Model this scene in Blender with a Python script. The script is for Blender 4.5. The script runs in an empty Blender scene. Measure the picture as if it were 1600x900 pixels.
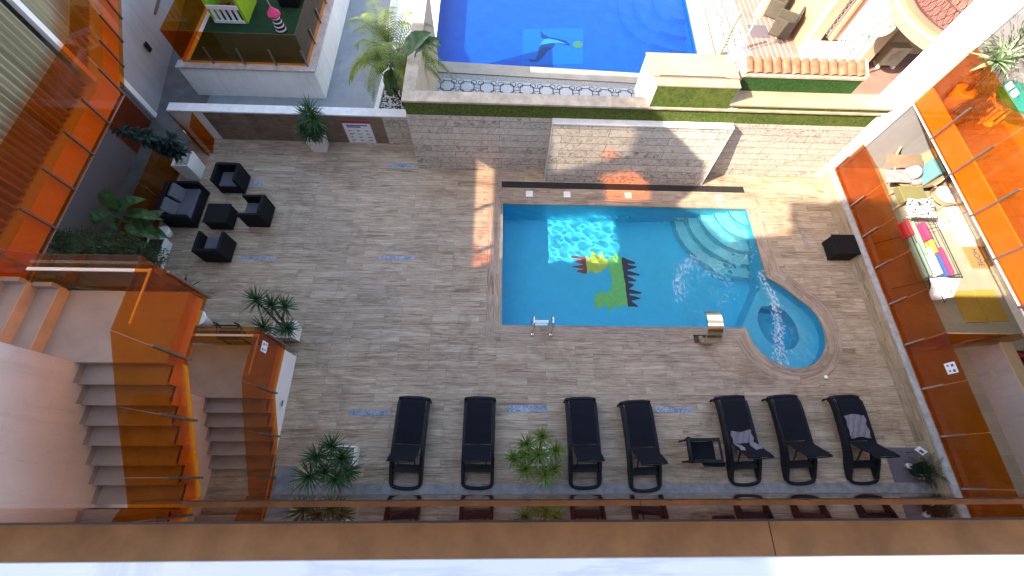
import bpy, math, random
from mathutils import Vector, Matrix
from mathutils.geometry import tessellate_polygon
import numpy as np
random.seed(7)
PI = math.pi
sc = bpy.context.scene
COL = sc.collection

# ------------------------------------------------------------------ camera solve
H = 10.2
F = 662.2354
CR = ((0.99929614, -0.00141207, 0.03748627), (0.01399335, -0.91313075, -0.40742657), (0.03480518, 0.40766436, -0.91246828))
R0, R1, R2 = Vector(CR[0]), Vector(CR[1]), Vector(CR[2])
def ray(px, py):
    return R0 * ((px - 800) / F) + R1 * ((py - 450) / F) + R2
def at(px, py, z=0.0):
    d = ray(px, py); t = (z - H) / d.z
    return Vector((d.x * t, d.y * t, z))

# ------------------------------------------------------------------ mesh builder
class MB:
    def __init__(s): s.v = []; s.f = []; s.uv = []
    def face(s, pts, uv=None):
        b = len(s.v); s.v += [Vector(p) for p in pts]; s.f.append(tuple(range(b, b + len(pts))))
        if uv is None:
            a = Vector(pts[0]); e = (Vector(pts[1]) - a)
            l = e.length or 1; e = e / l
            n = e.cross(Vector(pts[-1]) - a)
            n = n.normalized() if n.length > 1e-9 else Vector((0, 0, 1))
            g = n.cross(e)
            uv = [((Vector(p) - a).dot(e), (Vector(p) - a).dot(g)) for p in pts]
        s.uv.append(uv); return s
    def box(s, x0, x1, y0, y1, z0, z1):
        P = [Vector((x, y, z)) for z in (z0, z1) for y in (y0, y1) for x in (x0, x1)]
        return s.hexa(P)
    def hexa(s, P, swap=False):
        # P: 8 corners ordered x fastest, then y, then z ; uv in metres per face
        for q, ax in (((0, 2, 3, 1), 'xy'), ((4, 5, 7, 6), 'xy'), ((0, 1, 5, 4), 'xz'), ((2, 6, 7, 3), 'xz'), ((0, 4, 6, 2), 'yz'), ((1, 3, 7, 5), 'yz')):
            pts = [P[i] for i in q]
            if ax == 'xy': uv = [(p.x, p.y) for p in pts]
            elif ax == 'xz': uv = [(p.x, p.z) for p in pts]
            else: uv = [(p.y, p.z) for p in pts]
            s.face(pts, uv)
        return s
    def obox(s, c, d, rz=0, M=None):
        c = Vector(c)
        m = M if M is not None else Matrix.Rotation(rz, 3, 'Z')
        P = [c + m @ Vector((x * d[0] / 2, y * d[1] / 2, z * d[2] / 2)) for z in (-1, 1) for y in (-1, 1) for x in (-1, 1)]
        return s.hexa(P)
    def bar(s, a, b, w, h=None, up=(0, 0, 1)):
        a, b = Vector(a), Vector(b); h = h or w
        d = b - a; L = d.length; d.normalize(); up = Vector(up)
        if abs(d.dot(up)) > .98: up = Vector((0, 1, 0))
        r = d.cross(up).normalized(); u = r.cross(d)
        m = Matrix((r, d, u)).transposed()
        return s.obox((a + b) / 2, (w, L, h), M=m)
    def poly(s, pts, z=None, uv=None):
        p3 = [Vector((p[0], p[1], p[2] if len(p) > 2 else 0)) if z is None else Vector((p[0], p[1], z)) for p in pts]
        return s.face(p3, uv or [(p.x, p.y) for p in p3])
    def tri_poly(s, loops, z, flip=False):
        L = [[Vector((p[0], p[1], z)) for p in l] for l in loops]
        flat = [p for l in L for p in l]
        for t in tessellate_polygon(L):
            q = [flat[i] for i in t]
            n = (q[1] - q[0]).cross(q[2] - q[0])
            if n.length < 1e-10: continue
            if (n.z < 0) != flip: q = q[::-1]
            s.face(q, [(p.x, p.y) for p in q])
        return s
    def prism(s, pts, z0, z1, cap=True):
        n = len(pts); u = 0
        for i in range(n):
            a, b = pts[i], pts[(i + 1) % n]; l = math.hypot(b[0] - a[0], b[1] - a[1])
            s.face([(a[0], a[1], z0), (b[0], b[1], z0), (b[0], b[1], z1), (a[0], a[1], z1)], [(u, z0), (u + l, z0), (u + l, z1), (u, z1)]); u += l
        if cap:
            s.tri_poly([pts], z1); s.tri_poly([pts], z0, True)
        return s
    def plate(s, pts3, n, t):
        # flat polygon (3D points) thickened by t along n
        n = Vector(n).normalized() * t; P = [Vector(p) for p in pts3]; Q = [p + n for p in P]
        s.face(P[::-1]); s.face(Q)
        for i in range(len(P)):
            j = (i + 1) % len(P); s.face([P[i], P[j], Q[j], Q[i]])
        return s
    def tube(s, pts, r, n=8, closed=False):
        pts = [Vector(p) for p in pts]; rings = []
        N = len(pts); rr = r if isinstance(r, (list, tuple)) else [r] * N
        prev = None
        for i, p in enumerate(pts):
            if closed: d = pts[(i + 1) % N] - pts[i - 1]
            else: d = pts[min(i + 1, N - 1)] - pts[max(i - 1, 0)]
            d.normalize()
            if prev is None:
                a = Vector((0, 0, 1)) if abs(d.z) < .9 else Vector((1, 0, 0)); x = d.cross(a).normalized()
            else:
                x = (prev - d * prev.dot(d)).normalized()
            prev = x; y = d.cross(x)
            b = len(s.v)
            s.v += [p + (x * math.cos(2 * PI * k / n) + y * math.sin(2 * PI * k / n)) * rr[i] for k in range(n)]
            rings.append(b)
        for i in range(N if closed else N - 1):
            a, b = rings[i], rings[(i + 1) % N]
            for k in range(n):
                s.f.append((a + k, a + (k + 1) % n, b + (k + 1) % n, b + k)); s.uv.append([(k / n, i), ((k + 1) / n, i), ((k + 1) / n, i + 1), (k / n, i + 1)])
        if not closed:
            for a, fl in ((rings[0], 1), (rings[-1], 0)):
                idx = list(range(a, a + n)); s.f.append(tuple(idx[::-1] if fl else idx)); s.uv.append([(0, 0)] * n)
        return s
    def lathe(s, c, prof, n=24, axis=None):
        c = Vector(c); M = axis or Matrix.Identity(3); rings = []
        for r, z in prof:
            rings.append(len(s.v)); s.v += [c + M @ Vector((r * math.cos(2 * PI * k / n), r * math.sin(2 * PI * k / n), z)) for k in range(n)]
        for a, b in zip(rings, rings[1:]):
            for k in range(n):
                s.f.append((a + k, a + (k + 1) % n, b + (k + 1) % n, b + k)); s.uv.append([(0, 0)] * 4)
        for a, fl in ((rings[0], 1), (rings[-1], 0)):
            idx = list(range(a, a + n)); s.f.append(tuple(idx[::-1] if fl else idx)); s.uv.append([(0, 0)] * n)
        return s
    def sweep(s, path, w0, w1, h):
        # path: list of (y,z); makes a ribbon-like rail of width x in [w0,w1] and depth h below the path
        n = len(path)
        for i in range(n - 1):
            (ya, za), (yb, zb) = path[i], path[i + 1]
            ha = h[i] if isinstance(h, (list, tuple)) else h; hb = h[i + 1] if isinstance(h, (list, tuple)) else h
            A = [(w0, ya, za), (w1, ya, za), (w1, yb, zb), (w0, yb, zb)]
            B = [(w0, ya, za - ha), (w1, ya, za - ha), (w1, yb, zb - hb), (w0, yb, zb - hb)]
            s.face(A); s.face(B[::-1]); s.face([A[0], A[3], B[3], B[0]]); s.face([A[1], B[1], B[2], A[2]])
            if i == 0: s.face([A[0], B[0], B[1], A[1]])
            if i == n - 2: s.face([A[3], A[2], B[2], B[3]])
        return s
    def blade(s, p, d, L, w, droop, seg=4, up=(0, 0, 1), fold=0.0, tip=0.0, base=.4):
        # leaf blade starting at p along d, bending down by droop
        p = Vector(p); d = Vector(d).normalized(); up = Vector(up)
        side = d.cross(up)
        side = side.normalized() if side.length > 1e-4 else Vector((1, 0, 0))
        b = len(s.v); pos = p.copy(); dd = d.copy()
        for i in range(seg + 1):
            t = i / seg
            ww = w * (base + (1 - base) * min(1, t * 3)) * (1 - t ** 2.2) + tip
            nrm = side.cross(dd).normalized()
            s.v += [pos - side * ww / 2 + nrm * fold * ww, pos.copy(), pos + side * ww / 2 + nrm * fold * ww]
            dd = (dd + Vector((0, 0, -1)) * droop / seg).normalized(); pos = pos + dd * L / seg
        for i in range(seg):
            a = b + i * 3
            for k in (0, 1):
                s.f.append((a + k, a + k + 1, a + k + 4, a + k + 3)); s.uv.append([(k / 2, i / seg), ((k + 1) / 2, i / seg), ((k + 1) / 2, (i + 1) / seg), (k / 2, (i + 1) / seg)])
        return s
    def build(s, name, mat, parent=None, smooth=False, bevel=0, seg=2, label=None):
        me = bpy.data.meshes.new(name)
        off = OFF.get(parent.name, Vector((0, 0, 0))) if parent else Vector((0, 0, 0))
        me.from_pydata([tuple(v - off) for v in s.v], [], s.f)
        uvl = me.uv_layers.new(name='UVMap')
        flat = [c for f in s.uv for p in f for c in p]
        uvl.data.foreach_set('uv', flat)
        if smooth: me.polygons.foreach_set('use_smooth', [True] * len(me.polygons))
        me.update(); me.validate()
        me.materials.append(mat)
        o = bpy.data.objects.new(name, me); COL.objects.link(o)
        if parent: o.parent = parent; OFF[o.name] = off
        else: OFF[o.name] = Vector((0, 0, 0))
        if bevel or s_weld(smooth):
            if bevel:
                w = o.modifiers.new('w', 'WELD'); w.merge_threshold = .0005
                m = o.modifiers.new('b', 'BEVEL'); m.width = bevel; m.segments = seg; m.limit_method = 'ANGLE'; m.angle_limit = math.radians(40)
        if label: o['label'] = label
        return o
def s_weld(x): return False
OFF = {}
def tag(o, label=None, cat=None, group=None, kind=None):
    if label: o['label'] = label
    if cat: o['category'] = cat
    if group: o['group'] = group
    if kind: o['kind'] = kind
    return o
def thing(name, loc, label, cat, group=None):
    o = bpy.data.objects.new(name, None); COL.objects.link(o); o.location = loc; o.empty_display_size = .1
    OFF[o.name] = Vector(loc); return tag(o, label, cat, group)
def struct(name, mb, mat, **k):
    return tag(mb.build(name, mat, **k), kind='structure')
def copy_tree(o, parent=None):
    c = o.copy(); COL.objects.link(c); c.parent = parent
    for ch in list(o.children): copy_tree(ch, c)
    return c

# ------------------------------------------------------------------ materials
class NT:
    def __init__(s, name):
        s.m = bpy.data.materials.new(name); s.m.use_nodes = True; s.t = s.m.node_tree; s.t.nodes.clear()
        s.out = s.n('ShaderNodeOutputMaterial')
    def n(s, typ, **k):
        nd = s.t.nodes.new(typ)
        for a, b in k.items(): setattr(nd, a, b)
        return nd
    def l(s, a, b): s.t.links.new(a, b)
    def math(s, op, a, b=None, clamp=False):
        nd = s.n('ShaderNodeMath', operation=op, use_clamp=clamp)
        for i, v in enumerate((a, b)):
            if v is None: continue
            if hasattr(v, 'links'): s.l(v, nd.inputs[i])
            else: nd.inputs[i].default_value = v
        return nd.outputs[0]
    def mix(s, fac, a, b, blend='MIX'):
        nd = s.n('ShaderNodeMix', data_type='RGBA', blend_type=blend)
        for i, v in ((0, fac), (6, a), (7, b)):
            if hasattr(v, 'links'): s.l(v, nd.inputs[i])
            else: nd.inputs[i].default_value = v if i == 0 else (*v[:3], 1)
        return nd.outputs[2]
    def noise(s, vec, scale, detail=3, rough=.55, dist=0):
        nd = s.n('ShaderNodeTexNoise'); nd.inputs['Scale'].default_value = scale; nd.inputs['Detail'].default_value = detail
        nd.inputs['Roughness'].default_value = rough; nd.inputs['Distortion'].default_value = dist
        if vec is not None: s.l(vec, nd.inputs['Vector'])
        return nd.outputs['Fac']
    def ramp(s, fac, stops):
        nd = s.n('ShaderNodeValToRGB'); cr = nd.color_ramp
        while len(cr.elements) < len(stops): cr.elements.new(.5)
        for e, (p, c) in zip(cr.elements, stops): e.position = p; e.color = (*c, 1) if len(c) == 3 else c
        s.l(fac, nd.inputs[0]); return nd.outputs[0]
    def mapping(s, vec, sca=(1, 1, 1), rot=(0, 0, 0), loc=(0, 0, 0)):
        nd = s.n('ShaderNodeMapping'); nd.inputs['Scale'].default_value = sca; nd.inputs['Rotation'].default_value = rot; nd.inputs['Location'].default_value = loc
        s.l(vec, nd.inputs['Vector']); return nd.outputs[0]
    def bump(s, h, strength=.2, dist=.01):
        nd = s.n('ShaderNodeBump'); nd.inputs['Strength'].default_value = strength; nd.inputs['Distance'].default_value = dist
        s.l(h, nd.inputs['Height']); return nd.outputs[0]
    def bsdf(s, col, rough=.5, metal=0, normal=None, spec=.5, trans=0, sheen=0):
        nd = s.n('ShaderNodeBsdfPrincipled')
        for k, v in (('Base Color', col), ('Roughness', rough), ('Metallic', metal)):
            if hasattr(v, 'links'): s.l(v, nd.inputs[k])
            else: nd.inputs[k].default_value = (*v[:3], 1) if k == 'Base Color' else v
        nd.inputs['Specular IOR Level'].default_value = spec
        if normal is not None: s.l(normal, nd.inputs['Normal'])
        return nd
    def done(s, sh):
        s.l(sh.outputs[0] if hasattr(sh, 'outputs') else sh, s.out.inputs[0]); return s.m
def obj_c(t): return t.n('ShaderNodeTexCoord').outputs['Object']
def uv_c(t): return t.n('ShaderNodeTexCoord').outputs['UV']

def plain(name, col, rough=.6, var=.12, scale=3, bump=.0, bscale=40, metal=0, spec=.4, dirt=None, streak=0, vein=0):
    t = NT(name); c = obj_c(t)
    f = t.noise(c, scale, 4, .6)
    lo = [x * (1 - var) for x in col]; hi = [min(1, x * (1 + var)) for x in col]
    k = t.mix(t.ramp(f, [(.3, (0, 0, 0)), (.7, (1, 1, 1))]), lo, hi)
    if dirt:
        g = t.noise(c, scale * .35, 5, .65, .6)
        k = t.mix(t.ramp(g, [(.5, (0, 0, 0)), (.75, (.6, .6, .6))]), k, dirt)
    if streak:
        sn = t.noise(t.mapping(c, (5.5, 5.5, .35)), 1.0, 5, .65); cr = t.math('ABSOLUTE', t.math('SUBTRACT', t.noise(c, 1.6, 6, .62, .8), .5))
        k = t.mix(t.ramp(sn, [(.50, (0, 0, 0)), (.70, (streak,) * 3)]), k, [x * .72 for x in col])
        k = t.mix(t.ramp(cr, [(0, (.30, .30, .30)), (.006, (0, 0, 0))]), k, [x * .55 for x in col])
    if vein:
        vn = t.math('ABSOLUTE', t.math('SUBTRACT', t.noise(t.mapping(c, (.8, 2.6, 1), (0, 0, .5)), 1.3, 6, .6, 1.6), .5))
        k = t.mix(t.ramp(vn, [(0, (vein,) * 3), (.05, (0, 0, 0))]), k, [x * .78 for x in col])
    nb = t.bump(t.noise(c, bscale, 3), bump, .01) if bump else None
    return t.done(t.bsdf(k, rough, metal, nb, spec))

def wood(name, cols, W=1.2, Hh=.2, mortar=.0035, rough=.42, grain=1.0, off=.37, tilt=0.0):
    t = NT(name); c = uv_c(t)
    br = t.n('ShaderNodeTexBrick', offset=off, offset_frequency=2, squash=1)
    br.inputs['Color1'].default_value = (0, 0, 0, 1); br.inputs['Color2'].default_value = (1, 1, 1, 1); br.inputs['Mortar'].default_value = (.5, .5, .5, 1)
    br.inputs['Scale'].default_value = 1; br.inputs['Mortar Size'].default_value = mortar; br.inputs['Mortar Smooth'].default_value = .1
    br.inputs['Brick Width'].default_value = W; br.inputs['Row Height'].default_value = Hh; br.inputs['Bias'].default_value = 0
    t.l(c, br.inputs['Vector'])
    rnd = t.n('ShaderNodeSeparateColor'); t.l(br.outputs['Color'], rnd.inputs[0]); r = rnd.outputs[0]
    # shift the grain of every plank
    cb = t.n('ShaderNodeCombineXYZ'); t.l(t.math('MULTIPLY', r, 37.0), cb.inputs[0]); t.l(t.math('MULTIPLY', r, 11.0), cb.inputs[1]); t.l(t.math('MULTIPLY', r, 23.0), cb.inputs[2])
    ad = t.n('ShaderNodeVectorMath', operation='ADD'); t.l(c, ad.inputs[0]); t.l(cb.outputs[0], ad.inputs[1])
    p = ad.outputs[0]
    rot = (0, 0, tilt)
    g1 = t.noise(t.mapping(p, (1.1, 13, 1), rot), 1.0, 5, .6, 1.4)
    g2 = t.noise(t.mapping(p, (3.5, 55, 1), rot), 1.0, 4, .6, .5)
    big = t.noise(p, .8, 2, .5)
    v = t.math('ADD', t.math('MULTIPLY', g1, .75), t.math('MULTIPLY', g2, .25))
    v = t.math('ADD', v, t.math('MULTIPLY', t.math('SUBTRACT', r, .5), .10))
    col = t.ramp(v, [(.34, cols[0]), (.44, cols[1]), (.53, cols[2]), (.66, cols[3])])
    col = t.mix(t.ramp(big, [(.35, (0, 0, 0)), (.7, (.35, .35, .35))]), col, cols[4])
    macro = t.noise(obj_c(t), .35, 3, .5)
    col = t.mix(1.0, col, t.ramp(macro, [(.3, (.86, .87, .9)), (.7, (1.08, 1.04, 1.0))]), 'MULTIPLY')
    g3 = t.noise(t.mapping(p, (.8, 15, 1), rot), 1.0, 4, .55, 2.4)
    ridge = t.math('ABSOLUTE', t.math('SUBTRACT', g3, .5))
    col = t.mix(t.ramp(ridge, [(0, (.55, .55, .55)), (.018, (0, 0, 0))]), col, [x * .5 for x in cols[0]])
    wear = t.noise(obj_c(t), 1.1, 6, .72, 1.0)
    col = t.mix(t.ramp(wear, [(.50, (0, 0, 0)), (.68, (.45, .45, .45))]), col, [x * .8 for x in cols[0]])
    col = t.mix(t.math('MULTIPLY', br.outputs['Fac'], .6), col, [x * .45 for x in cols[0]])
    ro = t.ramp(g1, [(.3, (rough + .12,) * 3), (.7, (rough - .08,) * 3)])
    h = t.math('SUBTRACT', t.math('MULTIPLY', g1, .3), br.outputs['Fac'])
    b = t.bsdf(col, .5, 0, t.bump(h, .25, .004), .4); t.l(ro, b.inputs['Roughness'])
    return t.done(b)

def stone_planks(name, W=2.9, Hh=.235, base=((.22, .195, .175), (.45, .415, .375), (.58, .545, .50)), mortar=.006, rough=.5):
    t = NT(name); c = uv_c(t)
    br = t.n('ShaderNodeTexBrick', offset=.43, offset_frequency=2)
    br.inputs['Color1'].default_value = (0, 0, 0, 1); br.inputs['Color2'].default_value = (1, 1, 1, 1)
    br.inputs['Scale'].default_value = 1; br.inputs['Mortar Size'].default_value = mortar
    br.inputs['Brick Width'].default_value = W; br.inputs['Row Height'].default_value = Hh
    t.l(c, br.inputs['Vector'])
    rnd = t.n('ShaderNodeSeparateColor'); t.l(br.outputs['Color'], rnd.inputs[0]); r = rnd.outputs[0]
    cb = t.n('ShaderNodeCombineXYZ'); t.l(t.math('MULTIPLY', r, 17.0), cb.inputs[0]); t.l(t.math('MULTIPLY', r, 31.0), cb.inputs[2])
    ad = t.n('ShaderNodeVectorMath', operation='ADD'); t.l(c, ad.inputs[0]); t.l(cb.outputs[0], ad.inputs[1]); p = ad.outputs[0]
    vein = t.noise(p, 4.2, 8, .68, 2.2)
    fine = t.noise(p, 26, 4, .6)
    v = t.math('ADD', t.math('MULTIPLY', vein, .8), t.math('MULTIPLY', fine, .2))
    v = t.math('ADD', v, t.math('MULTIPLY', t.math('SUBTRACT', r, .5), .09))
    col = t.ramp(v, [(.36, base[0]), (.46, base[1]), (.60, base[2])])
    col = t.mix(br.outputs['Fac'], col, (.12, .11, .10))
    h = t.math('SUBTRACT', t.math('MULTIPLY', v, .5), br.outputs['Fac'])
    return t.done(t.bsdf(col, rough, 0, t.bump(h, .5, .01), .4))

def tiles(name, c1, c2, grout, W=.3, Hh=.3, mortar=.004, rough=.35, off=0.0, bump=.2, var=.5, spec=.4):
    t = NT(name); c = uv_c(t)
    br = t.n('ShaderNodeTexBrick', offset=off, offset_frequency=2)
    br.inputs['Color1'].default_value = (*c1, 1); br.inputs['Color2'].default_value = (*c2, 1); br.inputs['Mortar'].default_value = (*grout, 1)
    br.inputs['Scale'].default_value = 1; br.inputs['Mortar Size'].default_value = mortar
    br.inputs['Brick Width'].default_value = W; br.inputs['Row Height'].default_value = Hh
    t.l(c, br.inputs['Vector'])
    f = t.noise(c, 2.2, 5, .65)
    col = t.mix(var, br.outputs['Color'], t.mix(1.0, br.outputs['Color'], t.ramp(f, [(.3, (.72, .72, .72)), (.7, (1.2, 1.2, 1.2))]), 'MULTIPLY'))
    return t.done(t.bsdf(col, rough, 0, t.bump(t.math('SUBTRACT', 1.0, br.outputs['Fac']), bump, .003), spec))

def glass(name, tint, gloss=(1, 1, 1), rough=.0, dust=.0, ior=1.45, smear=0):
    t = NT(name)
    tr = t.n('ShaderNodeBsdfTransparent'); tr.inputs[0].default_value = (*tint, 1)
    gl = t.n('ShaderNodeBsdfGlossy'); gl.inputs['Color'].default_value = (*gloss, 1); gl.inputs['Roughness'].default_value = rough
    fr = t.n('ShaderNodeFresnel'); fr.inputs[0].default_value = ior
    ge = t.n('ShaderNodeNewGeometry'); front = t.math('SUBTRACT', 1.0, ge.outputs['Backfacing'])
    mx = t.n('ShaderNodeMixShader'); t.l(t.math('MULTIPLY', fr.outputs[0], front), mx.inputs[0]); t.l(tr.outputs[0], mx.inputs[1]); t.l(gl.outputs[0], mx.inputs[2])
    sh = mx
    if smear:
        n1 = t.noise(obj_c(t), 2.4, 5, .7, 1.2); df = t.n('ShaderNodeBsdfDiffuse'); df.inputs[0].default_value = (.42, .24, .10, 1)
        m3 = t.n('ShaderNodeMixShader'); t.l(t.ramp(n1, [(.40, (.01,) * 3), (.72, (smear,) * 3)]), m3.inputs[0]); t.l(mx.outputs[0], m3.inputs[1]); t.l(df.outputs[0], m3.inputs[2]); sh = m3
    if dust:
        df = t.n('ShaderNodeBsdfDiffuse'); df.inputs[0].default_value = (*[min(1, x) for x in tint], 1)
        m2 = t.n('ShaderNodeMixShader'); m2.inputs[0].default_value = dust; t.l(mx.outputs[0], m2.inputs[1]); t.l(df.outputs[0], m2.inputs[2]); sh = m2
    return t.done(sh)

def water(name, tint, strength=0):
    t = NT(name)
    g = t.n('ShaderNodeBsdfGlass'); g.inputs['Color'].default_value = (*tint, 1); g.inputs['Roughness'].default_value = 0; g.inputs['IOR'].default_value = 1.33
    return t.done(g)

def leafmat(name, a, b, rough=.45, trans=.25):
    t = NT(name); c = obj_c(t)
    f = t.noise(c, 7, 3, .6)
    col = t.mix(t.ramp(f, [(.35, (0, 0, 0)), (.65, (1, 1, 1))]), a, b)
    p = t.bsdf(col, rough, 0, None, .4)
    tl = t.n('ShaderNodeBsdfTranslucent'); t.l(t.mix(.5, col, (b[0] * 1.5, b[1] * 1.5, b[2])), tl.inputs[0])
    mx = t.n('ShaderNodeMixShader'); mx.inputs[0].default_value = trans; t.l(p.outputs[0], mx.inputs[1]); t.l(tl.outputs[0], mx.inputs[2])
    return t.done(mx)

def turf(name, a, b):
    t = NT(name); c = obj_c(t)
    f = t.noise(c, 90, 3, .7); g = t.noise(c, 14, 4, .6)
    v = t.math('ADD', t.math('MULTIPLY', f, .65), t.math('MULTIPLY', g, .35))
    col = t.ramp(v, [(.34, [x * .35 for x in a]), (.48, a), (.64, b)])
    wp = t.noise(obj_c(t), 2.3, 5, .7)
    col = t.mix(t.ramp(wp, [(.52, (0, 0, 0)), (.70, (.55, .55, .55))]), col, (b[0] * 1.05, b[1] * .72, b[2] * .8))
    return t.done(t.bsdf(col, .9, 0, t.bump(f, 1.0, .03), .15))

M = {}
DW = ((.15, .102, .066), (.30, .222, .152), (.40, .312, .224), (.53, .44, .33), (.40, .332, .262))
M['deck'] = wood('deck_planks', DW)
M['coping'] = wood('coping_planks', ((.17, .115, .08), (.29, .21, .15), (.38, .295, .22), (.48, .395, .31), (.37, .30, .24)), W=1.6, Hh=.19)
M['clad'] = wood('cladding_planks', ((.17, .125, .08), (.28, .22, .15), (.37, .30, .21), (.46, .39, .29), (.37, .31, .24)), W=1.2, Hh=.24)
M['panelwood'] = wood('panel_planks', ((.10, .065, .045), (.17, .115, .08), (.22, .155, .11), (.28, .21, .155), (.2, .15, .12)), W=.24, Hh=1.2, tilt=PI / 2, off=.0)
M['stone'] = stone_planks('marble_planks')
M['trav'] = plain('travertine', (.40, .32, .245), .55, .28, 5, .15, 30, dirt=(.28, .19, .125))
M['travtop'] = tiles('travertine_tiles', (.33, .245, .165), (.37, .28, .19), (.42, .33, .25), W=.62, Hh=.3, mortar=.004, rough=.5, off=.4, bump=.1)
M['marble'] = plain('white_marble', (.68, .68, .68), .35, .12, 4, .05, 20, dirt=(.50, .51, .53))
M['greycap'] = plain('grey_marble', (.36, .37, .385), .35, .25, 6, .05, 20, dirt=(.24, .25, .27))
M['deckedge'] = plain('deck_edge_marble', (.20, .205, .22), .35, .3, 6, .05, 20, dirt=(.13, .135, .15))
M['slabmarble'] = plain('veined_slab_marble', (.42, .44, .51), .4, .05, 2, .04, 20, dirt=(.37, .39, .45), vein=.8)
M['white'] = plain('white_plaster', (.74, .73, .71), .75, .06, 1.5, .08, 60, dirt=(.58, .55, .51), streak=.5)
M['whitepaint'] = plain('white_paint', (.80, .80, .80), .45, .04, 2)
M['pinkwall'] = plain('warm_white_plaster', (.64, .555, .535), .75, .07, 1.2, .06, 60, dirt=(.50, .41, .37), streak=.55)
M['cream'] = plain('cream_plaster', (.43, .35, .245), .75, .10, 2, .06, 50, dirt=(.42, .33, .22))
M['greywall'] = plain('grey_plaster', (.34, .325, .345), .8, .08, 1.2, .06, 50, dirt=(.25, .24, .26), streak=.6)
M['darkwall'] = plain('dark_plaster', (.115, .105, .115), .7, .12, 1.2, .05, 50)
M['slate'] = plain('slate_floor', (.12, .12, .125), .4, .3, 2.5, .1, 20)
M['path'] = tiles('paving', (.23, .26, .29), (.27, .30, .33), (.19, .21, .23), W=.6, Hh=.6, mortar=.004, rough=.45)
M['concrete'] = tiles('terrace_tiles', (.27, .26, .21), (.31, .30, .24), (.40, .38, .33), W=.9, Hh=.45, mortar=.003, rough=.5, off=.5)
M['tan'] = tiles('tan_floor_tiles', (.42, .265, .14), (.44, .28, .15), (.22, .13, .075), W=200, Hh=200, mortar=.0, rough=.6, bump=.1, var=1.0)
M['step'] = plain('stair_tread', (.37, .305, .27), .55, .12, 2.5, .05, 40)
M['riser'] = plain('stair_riser', (.55, .36, .24), .55, .12, 4, .05, 40)
M['brownfloor'] = tiles('brown_balcony_tiles', (.20, .15, .11), (.23, .175, .13), (.1, .08, .06), W=.45, Hh=.45, rough=.4)
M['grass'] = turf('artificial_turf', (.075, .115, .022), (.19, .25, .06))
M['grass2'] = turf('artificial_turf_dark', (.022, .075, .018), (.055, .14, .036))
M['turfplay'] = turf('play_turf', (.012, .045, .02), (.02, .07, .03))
M['amber'] = glass('amber_glass', (.90, .525, .09), (.95, .85, .75), smear=.06)
M['facadeglass'] = glass('facade_glass', (.60, .32, .13), (1, .92, .86), ior=1.6)
M['ambersolid'] = glass('amber_film', (.99, .52, .16), dust=.04)
M['paleglass'] = glass('pale_pink_glass', (.92, .80, .74))
M['dimglass'] = glass('dim_pale_glass', (.70, .65, .59))
M['clear'] = glass('clear_glass', (.95, .96, .96))
M['winglass'] = plain('window_glass', (.12, .20, .185), .08, .3, 6, spec=.8)
M['steel'] = plain('brushed_steel', (.55, .54, .52), .32, .1, 20, metal=1)
M['chrome'] = plain('chrome', (.75, .73, .70), .08, .02, 5, metal=1)
M['gold'] = plain('gold_chrome', (.78, .66, .48), .12, .03, 5, metal=1)
M['darkmetal'] = plain('dark_metal', (.05, .04, .04), .4, .2, 20, metal=.6)
M['bracket'] = plain('bracket_metal', (.22, .19, .17), .35, .1, 20, metal=.8)
M['sling'] = tiles('sling_fabric', (.009, .011, .019), (.012, .014, .023), (.005, .006, .010), W=.03, Hh=.03, mortar=.004, rough=.75, off=.5, bump=.3, var=.9, spec=.12)
M['resin'] = plain('black_resin', (.007, .008, .013), .45, .2, 8, .1, 60, spec=.22)
M['wicker'] = tiles('black_wicker', (.007, .008, .013), (.010, .011, .017), (.002, .002, .003), W=.05, Hh=.012, mortar=.003, rough=.6, off=.5, bump=.6, spec=.2)
M['wickerbrown'] = tiles('brown_wicker', (.10, .085, .06), (.14, .12, .09), (.03, .025, .02), W=.06, Hh=.014, mortar=.003, rough=.6, off=.5, bump=.6)
M['cushion'] = plain('grey_cushion', (.085, .085, .105), .9, .12, 6, .3, 120)
M['towel'] = plain('grey_towel', (.17, .16, .19), .95, .18, 9, .5, 90)
M['pot'] = plain('white_pot', (.74, .73, .71), .5, .06, 4)
M['gravel'] = plain('pot_gravel', (.40, .38, .35), .9, .8, 60, 1, 60)
M['soil'] = plain('soil', (.05, .035, .025), .95, .4, 20, .5, 40)
M['bark'] = plain('bark', (.12, .085, .055), .9, .35, 18, .6, 30)
M['yucca'] = leafmat('yucca_leaf', (.014, .050, .017), (.042, .11, .034))
M['yucca2'] = leafmat('yucca_leaf_light', (.045, .10, .015), (.17, .25, .045))
M['sago'] = leafmat('sago_leaf', (.005, .018, .008), (.012, .032, .012))
M['fig'] = leafmat('fig_leaf', (.008, .020, .019), (.022, .046, .040), .3)
M['banana'] = leafmat('banana_leaf', (.028, .070, .022), (.085, .145, .05), .35, .3)
M['hedge'] = leafmat('hedge_leaf', (.020, .040, .014), (.075, .105, .042))
M['palm'] = leafmat('palm_leaf', (.10, .15, .018), (.27, .32, .05), .45, .35)
M['agave'] = leafmat('agave_leaf', (.13, .21, .11), (.26, .35, .20), .45, .15)
M['dry'] = leafmat('dry_leaf', (.10, .07, .03), (.20, .14, .06), .8)
M['curtain'] = None
M['terracotta'] = plain('terracotta', (.27, .105, .055), .8, .45, 6, .2, 30, dirt=(.17, .09, .06))
M['pinktile'] = tiles('pink_terrace_tiles', (.26, .15, .12), (.30, .175, .14), (.25, .16, .14), W=.42, Hh=.42, mortar=.008, rough=.7)
M['housepink'] = plain('salmon_plaster', (.33, .165, .105), .8, .1, 2, .1, 40)
M['housewall'] = plain('peach_plaster', (.37, .235, .145), .8, .1, 2, .1, 40)
M['terrazzo'] = plain('pink_terrazzo', (.33, .15, .115), .6, .1, 3)
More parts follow.
